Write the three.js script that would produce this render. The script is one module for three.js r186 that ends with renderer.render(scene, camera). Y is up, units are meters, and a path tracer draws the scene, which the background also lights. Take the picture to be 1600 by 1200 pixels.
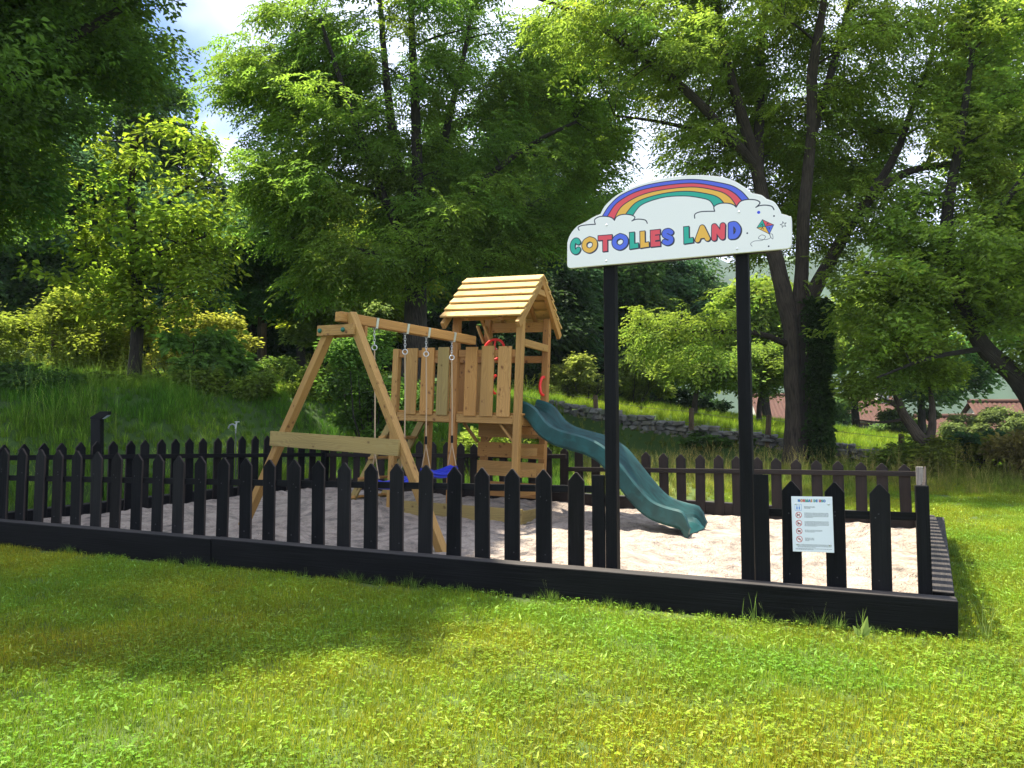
import * as THREE from 'three';
import { RoundedBoxGeometry } from 'three/addons/geometries/RoundedBoxGeometry.js';
import { mergeGeometries, mergeVertices, toCreasedNormals } from 'three/addons/utils/BufferGeometryUtils.js';
import { ImprovedNoise } from 'three/addons/math/ImprovedNoise.js';

// ------------------------------------------------------------------ camera, sky, sun, exposure
const scene = new THREE.Scene();
const camera = new THREE.PerspectiveCamera(48.86, 4 / 3, 0.1, 1500);
camera.position.set(0, 1.6, 0);
camera.rotation.x = 0.0038;
const renderer = new THREE.WebGLRenderer({ antialias: true });
renderer.toneMapping = THREE.LinearToneMapping;
renderer.toneMappingExposure = 2.95;
renderer.shadowMap.enabled = true;
const sun = new THREE.DirectionalLight(new THREE.Color(1, 0.92, 0.75), 5);
sun.position.set(-38.5, 89, -24);
sun.castShadow = true;
sun.shadow.mapSize.set(4096, 4096);
Object.assign(sun.shadow.camera, { left: -40, right: 40, top: 40, bottom: -40, near: 1, far: 250 });
scene.add(sun);

const V = (x, y, z) => new THREE.Vector3(x, y, z);
const noise = new ImprovedNoise();
const fbm = (x, y, z, n = 4) => { let a = 0.5, s = 0; for (let i = 0; i < n; i++) { s += a * noise.noise(x, y, z); x *= 2.03; y *= 2.03; z *= 2.03; a *= 0.5; } return s; };
const clamp = (x, a, b) => Math.min(b, Math.max(a, x));
const lerp = (a, b, t) => a + (b - a) * t;
const sstep = (a, b, x) => { const t = clamp((x - a) / (b - a), 0, 1); return t * t * (3 - 2 * t); };
function rng(seed) { let s = seed >>> 0; return () => { s = (s + 0x6d2b79f5) | 0; let t = Math.imul(s ^ (s >>> 15), 1 | s); t = (t + Math.imul(t ^ (t >>> 7), 61 | t)) ^ t; return ((t ^ (t >>> 14)) >>> 0) / 4294967296; }; }
const R0 = rng(7);
const rr = (a, b, r = R0) => a + (b - a) * r();
const gauss = (r) => (r() + r() + r() + r() - 2) * 0.87;

{ // sky: blue air with broken white cloud
  const W = 1024, H = 512, data = new Float32Array(W * H * 4);
  for (let j = 0; j < H; j++) for (let i = 0; i < W; i++) {
    const v = ((j + 0.5) / H - 0.5) * Math.PI, u = ((i + 0.5) / W - 0.5) * 2 * Math.PI;
    const y = Math.sin(v), x = Math.cos(v) * Math.cos(u), z = Math.cos(v) * Math.sin(u), k = (j * W + i) * 4;
    const e = Math.max(y, 0), h = Math.pow(1 - e, 3);
    let r = lerp(0.14, 0.36, h), g = lerp(0.25, 0.46, h), b = lerp(0.5, 0.6, h);
    if (y > 0) {
      const px = x / (e + 0.22) * 1.5, pz = z / (e + 0.22) * 1.5;
      const d = fbm(px + 3.1, pz - 1.7, 0.4, 6) + 0.35 * fbm(px * 0.4, pz * 0.4, 5.2, 2);
      const c = sstep(-0.3, 0.02, d), lit = lerp(0.8, 0.55, sstep(0.15, 0.5, d));
      r = lerp(r, lit, c); g = lerp(g, lit * 1.005, c); b = lerp(b, lit * 1.03, c);
    } else { const t = clamp(-y * 6, 0, 1); r = lerp(r, 0.07, t); g = lerp(g, 0.09, t); b = lerp(b, 0.05, t); }
    data[k] = r * 0.62; data[k + 1] = g * 0.68; data[k + 2] = b * 0.81; data[k + 3] = 1;
  }
  const t = new THREE.DataTexture(data, W, H, THREE.RGBAFormat, THREE.FloatType);
  t.mapping = THREE.EquirectangularReflectionMapping; t.magFilter = THREE.LinearFilter; t.needsUpdate = true;
  scene.background = t; scene.environment = t;
}

// ------------------------------------------------------------------ helpers
// a point given by where it shows in the photograph and how far away it stands
const at = (px, py, Z) => V((px - 800) / 1320 * Z, 1.6 + (605 - py) / 1320 * Z, -Z);
const numbers = new Map();
function numbered(name) { const n = numbers.get(name) || 0; numbers.set(name, n + 1); return n ? name + '_' + String(n).padStart(3, '0') : name; }
function tag(o, label, category, group) { o.userData.label = label; o.userData.category = category; if (group) o.userData.group = group; return o; }
function thing(name, label, category, pos = V(0, 0, 0), group) { const g = new THREE.Group(); g.name = numbered(name); g.position.copy(pos); scene.add(g); return tag(g, label, category, group); }
function mesh(name, geo, mat, parent) { const m = new THREE.Mesh(geo, mat); m.name = parent ? name : numbered(name); m.castShadow = m.receiveShadow = true; (parent || scene).add(m); return m; }
function struct(name, geo, mat) { const m = mesh(name, geo, mat); m.userData.kind = 'structure'; return m; }
const grp = (name, parent) => { const g = new THREE.Group(); g.name = name; parent.add(g); return g; };
function copies(name, geo, mat, list, parent, color = true) {
  const m = new THREE.InstancedMesh(geo, mat, list.length), M = new THREE.Matrix4(), s = V();
  list.forEach((o, i) => { s.setScalar(o.s); if (o.sy) s.y = o.s * o.sy; M.compose(o.p, o.q, s); m.setMatrixAt(i, M); if (color) m.setColorAt(i, o.c); });
  m.name = parent ? name : numbered(name); m.userData.kind = 'stuff'; m.castShadow = m.receiveShadow = true; (parent || scene).add(m); return m;
}
const C = (r, g, b) => new THREE.Color().setRGB(r, g, b);

// grey-ish multipliers as textures (1 = the material's own colour)
function dataTex(W, H, f, rx = 1, ry = 1) {
  const d = new Uint8Array(W * H * 4);
  for (let j = 0; j < H; j++) for (let i = 0; i < W; i++) { const c = f(i / W, j / H), k = (j * W + i) * 4; for (let q = 0; q < 3; q++) d[k + q] = clamp(Math.pow(clamp(c[q], 0, 1), 1 / 2.2) * 255, 0, 255); d[k + 3] = 255; }
  const t = new THREE.DataTexture(d, W, H); t.wrapS = t.wrapT = THREE.RepeatWrapping; t.magFilter = THREE.LinearFilter; t.colorSpace = THREE.SRGBColorSpace; t.repeat.set(rx, ry); t.needsUpdate = true; return t;
}
function bumpTex(W, H, f, rx = 1, ry = 1) {
  const d = new Uint8Array(W * H * 4);
  for (let j = 0; j < H; j++) for (let i = 0; i < W; i++) { const k = (j * W + i) * 4, c = clamp(f(i / W, j / H), 0, 1) * 255; d[k] = d[k + 1] = d[k + 2] = c; d[k + 3] = 255; }
  const t = new THREE.DataTexture(d, W, H); t.wrapS = t.wrapT = THREE.RepeatWrapping; t.magFilter = THREE.LinearFilter; t.repeat.set(rx, ry); t.needsUpdate = true; return t;
}
// seamless noise over the unit square
const per = (u, v, fx, fy, z, n = 4) => { const a = u * 2 * Math.PI, b = v * 2 * Math.PI; return fbm(Math.cos(a) * fx / 6.3 + 9, Math.sin(a) * fx / 6.3 + Math.cos(b) * fy / 6.3, Math.sin(b) * fy / 6.3 + z, n); };
// pine: u spans 0.5 m across the grain, v spans 2 m along it
const knots = []; { const r = rng(31); for (let i = 0; i < 26; i++) knots.push([r(), r(), 0.012 + 0.018 * r()]); }
const pineGrain = (u, v) => {
  let warp = 0, dark = 0;
  for (const [ku, kv, s] of knots) { let du = Math.abs(u - ku), dv = Math.abs(v - kv); du = Math.min(du, 1 - du); dv = Math.min(dv, 1 - dv) * 3; const q = Math.hypot(du, dv) / s; dark += Math.exp(-q * q * 1.1); warp += 0.06 * Math.exp(-q * q * 0.18); }
  const g = u * 26 + per(u, v, 3, 3, 2, 3) * 7 + warp * 40;
  const ring = 0.5 + 0.5 * Math.sin(g * 2 * Math.PI);
  return [ring, dark, per(u, v, 60, 4, 8, 2)];
};
const pineTex = dataTex(512, 1024, (u, v) => { const [r, d, f] = pineGrain(u, v), b = 0.82 + 0.14 * r + 0.3 * f + 0.35 * per(u, v, 3, 2, 4, 2), k = clamp(d, 0, 1); return [b * lerp(1, 0.36, k), b * lerp(0.98, 0.24, k) * (0.97 + 0.05 * r), b * lerp(0.95, 0.15, k) * (0.92 + 0.1 * r)]; });
const pineBump = bumpTex(512, 1024, (u, v) => { const [r, d, f] = pineGrain(u, v); return 0.5 + 0.2 * r + 0.5 * f - 0.2 * d; });
const stainTex = dataTex(512, 512, (u, v) => { const f = per(u, v, 50, 5, 3, 3), g = per(u, v, 5, 4, 6, 4); const s = Math.max(0, per(u, v, 120, 60, 11, 2) - 0.3) * 9, b = 0.68 + 0.75 * f + 0.75 * g + s; return [b, b * (0.98 - 0.08 * g), b * (0.97 - 0.2 * g)]; });
const stainBump = bumpTex(512, 512, (u, v) => 0.5 + 0.6 * per(u, v, 60, 4, 3, 3) + 0.3 * per(u, v, 8, 3, 9, 3));
const pine = (r, g, b) => new THREE.MeshStandardMaterial({ color: C(r, g, b), map: pineTex, bumpMap: pineBump, bumpScale: 0.0016, roughness: 0.72 });
const PINE = [pine(0.46, 0.24, 0.062), pine(0.37, 0.18, 0.046), pine(0.4, 0.23, 0.065), pine(0.49, 0.28, 0.085)];
const ROOFPINE = [pine(0.62, 0.4, 0.135), pine(0.64, 0.42, 0.15), pine(0.58, 0.37, 0.12)];
const GREENPINE = pine(0.31, 0.23, 0.075);
const STAIN = new THREE.MeshPhysicalMaterial({ color: C(0.0056, 0.006, 0.0075), map: stainTex, bumpMap: stainBump, bumpScale: 0.0035, roughness: 0.66, specularIntensity: 0.28 });
const STAINS = [STAIN, ...[[0.0075, 0.0075, 0.0088, 0.6, 0.35], [0.0046, 0.0052, 0.0068, 0.72, 0.25], [0.0085, 0.0078, 0.008, 0.75, 0.3]].map(([r, g, c, q, s]) => { const m = STAIN.clone(); m.color.setRGB(r, g, c); m.roughness = q; m.specularIntensity = s; return m; })];
const EDGE = new THREE.MeshStandardMaterial({ color: C(0.032, 0.02, 0.0155), map: stainTex, roughness: 0.8 }), WORN = new THREE.MeshStandardMaterial({ color: C(0.05, 0.043, 0.04), map: stainTex, bumpMap: stainBump, bumpScale: 0.004, roughness: 0.8 });  // EDGE: bare brown picket sides, with light bounced off the sand painted in
const STAIN2 = new THREE.MeshPhysicalMaterial({ color: C(0.019, 0.0125, 0.0105), map: stainTex, bumpMap: stainBump, bumpScale: 0.002, roughness: 0.62, specularIntensity: 0.6 });
const ZINC = new THREE.MeshStandardMaterial({ color: C(0.62, 0.63, 0.64), metalness: 0.9, roughness: 0.38 });
const RED = new THREE.MeshStandardMaterial({ color: C(0.8, 0.03, 0.025), roughness: 0.4 });
const BLUE = new THREE.MeshStandardMaterial({ color: C(0.012, 0.03, 0.42), roughness: 0.38 });
const ROPE = new THREE.MeshStandardMaterial({ color: C(0.42, 0.31, 0.19), roughness: 0.9 });
const BLACK = new THREE.MeshPhysicalMaterial({ color: C(0.006, 0.006, 0.008), roughness: 0.5, specularIntensity: 0.35 });

// bevelled timber, long axis y, wood uv in metres
const timberCache = new Map();
function timber(w, l, d, variant = 0, bev = 0.005, kx = 2, ky = 0.5) {
  const key = [w, l, d, variant, bev, kx].map((x) => +x.toFixed(3)).join();
  if (timberCache.has(key)) return timberCache.get(key);
  const g = new RoundedBoxGeometry(w, l, d, 1, Math.min(bev, w / 3, d / 3)); woodUV(g, variant, kx, ky);
  timberCache.set(key, g); return g;
}
function woodUV(g, variant, kx = 2, ky = 0.5) {
  const p = g.attributes.position, n = g.attributes.normal, uv = new Float32Array(p.count * 2), ou = variant * 0.377, ov = variant * 0.291;
  for (let i = 0; i < p.count; i++) {
    const x = p.getX(i), y = p.getY(i), z = p.getZ(i), ax = Math.abs(n.getX(i)), ay = Math.abs(n.getY(i)), az = Math.abs(n.getZ(i));
    if (ay > ax && ay > az) { uv[2 * i] = x * kx + ou; uv[2 * i + 1] = z * kx + ov; }
    else { uv[2 * i] = (az >= ax ? x : z + 0.13) * kx + ou; uv[2 * i + 1] = y * ky + ov; }
  }
  g.setAttribute('uv', new THREE.BufferAttribute(uv, 2));
}
let boardNo = 0;
// a board whose long axis runs from p to q; side = direction its width faces along
function plank(name, p, q, w, d, mat, parent, side, bev) {
  const l = p.distanceTo(q), y = q.clone().sub(p).normalize(), x = (side || V(1, 0, 0)).clone();
  x.addScaledVector(y, -x.dot(y)).normalize(); const z = x.clone().cross(y);
  const m = mesh(name, timber(w, l, d, (boardNo += 1) % 7, bev), mat, parent);
  m.quaternion.setFromRotationMatrix(new THREE.Matrix4().makeBasis(x, y, z)); m.position.copy(p).lerp(q, 0.5); return m;
}
function tube(pts, radii, sides = 7, cap = false) {
  const n = pts.length, pos = [], nor = [], uv = [], idx = []; let len = 0, side = null;
  for (let i = 0; i < n; i++) {
    const t = pts[Math.min(i + 1, n - 1)].clone().sub(pts[Math.max(i - 1, 0)]).normalize();
    if (!side) { side = Math.abs(t.y) > 0.9 ? V(1, 0, 0) : V(0, 1, 0); }
    side.addScaledVector(t, -side.dot(t)).normalize(); const bi = t.clone().cross(side);
    if (i) len += pts[i].distanceTo(pts[i - 1]);
    const r = Array.isArray(radii) ? radii[i] : radii;
    for (let k = 0; k <= sides; k++) { const a = k / sides * Math.PI * 2, d = side.clone().multiplyScalar(Math.cos(a)).addScaledVector(bi, Math.sin(a)); pos.push(pts[i].x + d.x * r, pts[i].y + d.y * r, pts[i].z + d.z * r); nor.push(d.x, d.y, d.z); uv.push(k / sides * 3, len * 1.2); }
  }
  for (let i = 0; i < n - 1; i++) for (let k = 0; k < sides; k++) { const a = i * (sides + 1) + k, b = a + sides + 1; idx.push(a, a + 1, b, b, a + 1, b + 1); }
  const g = new THREE.BufferGeometry();
  g.setAttribute('position', new THREE.Float32BufferAttribute(pos, 3)); g.setAttribute('normal', new THREE.Float32BufferAttribute(nor, 3)); g.setAttribute('uv', new THREE.Float32BufferAttribute(uv, 2)); g.setIndex(idx); return g;
}

scene.fog = new THREE.FogExp2(new THREE.Color(0.72, 0.84, 1), 0.00025);
// ------------------------------------------------------------------ the lie of the land
function upper(X, Z) {
  let h = X < 0.9 ? 1.1 + (0.9 - X) * 0.064 : 1.1 - 0.13 * (X - 0.9);
  h = Math.max(h, -1.7) + (X < -2 ? clamp((Z - 18) * 0.04, 0, 1.4) : 0.03 * clamp(Z - 18, 0, 10));
  return h - 1.7 * sstep(47, 54, Z) * sstep(4, 12, X);
}
const RAMP = [[-30, 0, 8], [-9, 6.2, 12.4], [-6, 9.6, 14], [-3, 13.2, 16.8], [-1.2, 13.6, 18.4], [0.4, 18.4, 19.9], [3, 17.75, 18.45], [7.2, 15.7, 16.5], [10, 15, 15.8], [40, 12, 13]];
function ramp(X) { for (let i = 1; i < RAMP.length; i++) if (X <= RAMP[i][0]) { const a = RAMP[i - 1], b = RAMP[i], t = clamp((X - a[0]) / (b[0] - a[0]), 0, 1); return [lerp(a[1], b[1], t), lerp(a[2], b[2], t)]; } return [12, 13]; }
function land(X, Z) {
  const [s, e] = ramp(X), t = clamp((Z - s) / (e - s), 0, 1), k = t * t * (3 - 2 * t) * 0.5 + t * 0.5;
  let h = k * upper(X, Z);
  if (X > 1.2 && Z < e) h += 0.06 * sstep(11, 17, Z) * (1 - k);
  if (X > 0) h = Math.max(h, -0.05 * 0 + h);
  h += 0.05 * fbm(X * 0.35, Z * 0.35, 1.3, 3) * sstep(9, 14, Z) * 2 + 0.012 * fbm(X * 1.3, Z * 1.3, 4.4, 2);
  const far = sstep(90, 260, Z);
  return h - 6 * sstep(55, 110, Z);
}
// sides of the sand pit, along the inner face of its sleepers (X, Z)
const FL = [-5.6, 8.85], BL = [-2.8, 12.6], BR = [4.35, 8.85], FR = [2.72, 5.52];
const QUAD = [FL, FR, BR, BL];
function inPit(X, Z, grow) { // inside the quad grown outward by grow
  for (let i = 0; i < 4; i++) { const a = QUAD[i], b = QUAD[(i + 1) % 4], dx = b[0] - a[0], dz = b[1] - a[1], l = Math.hypot(dx, dz); if (((X - a[0]) * dz - (Z - a[1]) * dx) / l > grow) return false; }
  return true;
}
{
  const axis = (a) => { const o = []; for (const [from, to, step] of a) for (let x = from; x < to - 1e-6; x += step) o.push(x); return o; };
  const xs = axis([[-160, -40, 8], [-40, -14, 1.3], [-14, 16, 0.3], [16, 60, 1.4], [60, 220.1, 8]]), zs = axis([[-60, -4, 4], [-4, 2, 1], [2, 26, 0.3], [26, 60, 1.4], [60, 170.1, 8]]);
  const pos = [], col = [], idx = [];
  for (const Z of zs) for (const X of xs) {
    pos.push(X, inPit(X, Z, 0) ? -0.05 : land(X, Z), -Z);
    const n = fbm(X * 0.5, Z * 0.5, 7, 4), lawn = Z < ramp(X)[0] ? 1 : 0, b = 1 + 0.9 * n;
    const c = lawn ? [0.06 * b, 0.095 * b, 0.015 * b] : [0.03 * b, 0.066 * b, 0.009 * b]; col.push(...c);  // beyond the lawn, darkened so gaps between tufts look like shadow
  }
  const w = xs.length; for (let j = 0; j < zs.length - 1; j++) for (let i = 0; i < w - 1; i++) { const a = j * w + i; idx.push(a, a + 1, a + w, a + w, a + 1, a + w + 1); }
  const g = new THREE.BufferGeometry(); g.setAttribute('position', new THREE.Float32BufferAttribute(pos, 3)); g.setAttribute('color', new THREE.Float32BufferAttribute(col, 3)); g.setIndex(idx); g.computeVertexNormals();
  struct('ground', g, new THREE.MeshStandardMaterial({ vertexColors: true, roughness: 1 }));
  // wooded hills across the valley
  const hp = [], hc = [], hi = [], NA = 260, NR = 26;
  for (let j = 0; j <= NR; j++) for (let i = 0; i <= NA; i++) {
    const a = lerp(-1.35, 1.35, i / NA), d = lerp(150, 620, j / NR), X = Math.sin(a) * d, Z = Math.cos(a) * d, t = j / NR;
    const ridge = 92 + 38 * fbm(a * 2.2, 1.1, 3.3, 3) + (a < 0 ? 20 * -a : 0);
    let h = -14 + ridge * sstep(0.04, 0.75, t) + 9 * fbm(X * 0.02, Z * 0.02, 2, 3) * sstep(0.05, 0.3, t) + 7 * Math.abs(noise.noise(X * 0.09, Z * 0.09, 9)) * sstep(0.05, 0.2, t);
    hp.push(X, h, -Z); const m = fbm(X * 0.012, Z * 0.012, 11, 3) > 0.2 ? [0.09, 0.13, 0.05] : [0.026, 0.05, 0.028], q = 1 + 0.7 * noise.noise(X * 0.13, Z * 0.13, 4); hc.push(m[0] * q, m[1] * q, m[2] * q);
  }
  for (let j = 0; j < NR; j++) for (let i = 0; i < NA; i++) { const a = j * (NA + 1) + i; hi.push(a, a + 1, a + NA + 1, a + NA + 1, a + 1, a + NA + 2); }
  const hg = new THREE.BufferGeometry(); hg.setAttribute('position', new THREE.Float32BufferAttribute(hp, 3)); hg.setAttribute('color', new THREE.Float32BufferAttribute(hc, 3)); hg.setIndex(hi); hg.computeVertexNormals();
  struct('hills', hg, new THREE.MeshStandardMaterial({ vertexColors: true, roughness: 1 }));
}
function sandY(X, Z) {
  let y = 0.1 + 0.045 * fbm(X * 0.8, Z * 0.8, 2.2, 3) + 0.03 * fbm(X * 3.3, Z * 3.3, 5, 3);
  const foot = noise.noise(X * 6.2 + 0.4, Z * 6.2, 1.7); y += 0.034 * Math.min(foot, 0.12) + 0.012 * noise.noise(X * 12, Z * 12, 3);
  for (const [mx, mz, r, a] of [[-2.0, 10.6, 0.7, 0.12], [0.1, 9.1, 0.35, -0.03], [1.75, 8.7, 0.4, -0.03], [-1.4, 9.0, 0.5, -0.04]]) y += a * Math.exp(-((X - mx) ** 2 + (Z - mz) ** 2) / (r * r));
  return y;
}
{
  const N = 230, M = 150, pos = [], uv = [], idx = [];
  for (let j = 0; j <= M; j++) for (let i = 0; i <= N; i++) {
    const u = i / N, v = j / M, X = lerp(lerp(FL[0], FR[0], u), lerp(BL[0], BR[0], u), v), Z = lerp(lerp(FL[1], FR[1], u), lerp(BL[1], BR[1], u), v);
    const edge = Math.min(u * 8, (1 - u) * 5, v * 5, (1 - v) * 5);
    pos.push(X, sandY(X, Z) + 0.03 * Math.exp(-edge * edge * 60), -Z); uv.push(X / 2.3, Z / 2.3);
  }
  for (let j = 0; j < M; j++) for (let i = 0; i < N; i++) { const a = j * (N + 1) + i; idx.push(a, a + 1, a + N + 1, a + N + 1, a + 1, a + N + 2); }
  const g = new THREE.BufferGeometry(); g.setAttribute('position', new THREE.Float32BufferAttribute(pos, 3)); g.setAttribute('uv', new THREE.Float32BufferAttribute(uv, 2)); g.setIndex(idx); g.computeVertexNormals();
  const t = dataTex(512, 512, (u, v) => { const a = per(u, v, 14, 14, 3, 5), b = per(u, v, 90, 90, 5, 2), q = 0.84 + 1.0 * a + 0.5 * b; return [q, q * (0.985 - 0.06 * a), q * (0.97 - 0.14 * a)]; });
  const b = bumpTex(1024, 1024, (u, v) => 0.5 + 0.5 * per(u, v, 34, 34, 1, 4) + 0.35 * per(u, v, 160, 160, 4, 2));
  struct('sand', g, new THREE.MeshStandardMaterial({ color: C(0.395, 0.325, 0.272), map: t, bumpMap: b, bumpScale: 0.05, roughness: 1 }));
}

// ------------------------------------------------------------------ foliage pieces
class Leaves {
  constructor() { this.p = []; this.c = []; }
  tri(a, b, c, k) { for (const v of [a, b, c]) { this.p.push(v.x, v.y, v.z); this.c.push(...k); } }
  // leaf from base along dir, folded along its midrib
  leaf(base, dir, up, l, w, k, fold = 0.25) {
    const d = dir.clone().normalize(), s = d.clone().cross(up).normalize(), n = s.clone().cross(d), m = base.clone().addScaledVector(d, l * 0.45), tip = base.clone().addScaledVector(d, l).addScaledVector(n, -l * 0.12);
    const a = m.clone().addScaledVector(s, w / 2).addScaledVector(n, w * fold), b = m.clone().addScaledVector(s, -w / 2).addScaledVector(n, w * fold);
    this.tri(base, a, tip, k); this.tri(base, tip, b, k);
  }
  blade(base, h, lean, ang, w, k, segs = 2) {
    const d = V(Math.cos(ang), 0, Math.sin(ang)), s = V(-d.z, 0, d.x).multiplyScalar(w / 2); let a = base.clone().sub(s), b = base.clone().add(s);
    for (let i = 1; i <= segs; i++) { const t = i / segs, c = base.clone().addScaledVector(d, lean * t * t); c.y += h * t * (1 - 0.18 * t * t * Math.min(1.5, lean / h)); if (i === segs) this.tri(a, b, c, k); else { const q = 1 - t * 0.6, a2 = c.clone().addScaledVector(s, -q), b2 = c.clone().addScaledVector(s, q); this.tri(a, b, b2, k); this.tri(a, b2, a2, k); a = a2; b = b2; } }
  }
  geo() { const g = new THREE.BufferGeometry(); g.setAttribute('position', new THREE.Float32BufferAttribute(this.p, 3)); g.setAttribute('color', new THREE.Float32BufferAttribute(this.c, 3)); g.computeVertexNormals(); return g; }
}
const leafMat = (t = 0.45) => new THREE.MeshPhysicalMaterial({ vertexColors: true, roughness: 1, specularIntensity: 0.18, transmission: t, thickness: 0, side: THREE.DoubleSide });
const LEAF = leafMat(0.6), GRASS = leafMat(0.4);
function pinnate(seed, pairs, len, ll, lw) { // ash-like: leaflets in pairs along several stalks
  const r = rng(seed), L = new Leaves();
  for (let st = 0; st < 3; st++) {
    const yaw = (st - 1) * 0.85 + rr(-0.2, 0.2, r), pit = rr(-0.4, 0.25, r), d = V(Math.cos(yaw) * Math.cos(pit), Math.sin(pit), Math.sin(yaw) * Math.cos(pit)), s = d.clone().cross(V(0, 1, 0)).normalize();
    for (let i = 0; i <= pairs; i++) {
      const t = 0.25 + 0.75 * i / pairs, o = d.clone().multiplyScalar(len * t); o.y -= len * 0.3 * t * t; const k = rr(0.75, 1.2, r), c = [k, k, k * rr(0.7, 1.1, r)];
      if (i === pairs) L.leaf(o, d.clone().add(V(0, -0.4, 0)), V(0, 1, 0), ll, lw, c);
      else for (const q of [-1, 1]) L.leaf(o, s.clone().multiplyScalar(q).addScaledVector(d, 0.6).add(V(0, rr(-0.5, 0.1, r), 0)), V(rr(-0.3, 0.3, r), 1, rr(-0.3, 0.3, r)), ll * rr(0.8, 1.1, r), lw, c);
    }
  }
  return L.geo();
}
function sprig(seed, n, rad, ll, lw) { // broad leaves round a short twig
  const r = rng(seed), L = new Leaves();
  for (let i = 0; i < n; i++) {
    const a = r() * 6.28, h = rr(-0.6, 0.8, r), d = V(Math.cos(a), h * 0.5 - 0.15, Math.sin(a)), b = V(Math.cos(a) * rad * r(), rr(-0.6, 0.6, r) * rad, Math.sin(a) * rad * r()), k = rr(0.7, 1.25, r);
    L.leaf(b, d, V(rr(-0.5, 0.5, r), 1, rr(-0.5, 0.5, r)), ll * rr(0.7, 1.2, r), lw * rr(0.8, 1.2, r), [k, k, k * rr(0.6, 1.1, r)]);
  }
  return L.geo();
}
const SP = { ash: pinnate(1, 4, 0.34, 0.1, 0.042), ashFine: pinnate(2, 5, 0.36, 0.085, 0.034), broad: sprig(3, 12, 0.17, 0.13, 0.075), bush: sprig(4, 14, 0.15, 0.09, 0.05), big: sprig(5, 16, 0.4, 0.26, 0.15), walnut: sprig(6, 9, 0.2, 0.19, 0.095), ivy: sprig(8, 12, 0.1, 0.085, 0.075) };
const barkTex = dataTex(256, 512, (u, v) => { const r = per(u, v, 24, 5, 3, 4), q = 0.72 + 1.3 * r + 0.4 * per(u, v, 5, 5, 8, 3); return [q, q * 0.98, q * 0.95]; });
const barkBump = bumpTex(256, 512, (u, v) => 0.5 + 1.1 * per(u, v, 24, 5, 3, 4));
const bark = (r, g, b) => new THREE.MeshStandardMaterial({ color: C(r, g, b), map: barkTex, bumpMap: barkBump, bumpScale: 0.03, roughness: 0.95 });
const BARK = bark(0.075, 0.058, 0.045), BARKD = bark(0.06, 0.05, 0.042);
const smooth = (pts, n) => { const c = new THREE.CatmullRomCurve3(pts.map((p) => V(p[0], p[1], p[2]))), out = [], rad = []; for (let i = 0; i <= n; i++) { const t = i / n, f = t * (pts.length - 1), k = Math.min(Math.floor(f), pts.length - 2); out.push(c.getPoint(t)); rad.push(lerp(pts[k][3], pts[k + 1][3], f - k)); } return [out, rad]; };

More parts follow.
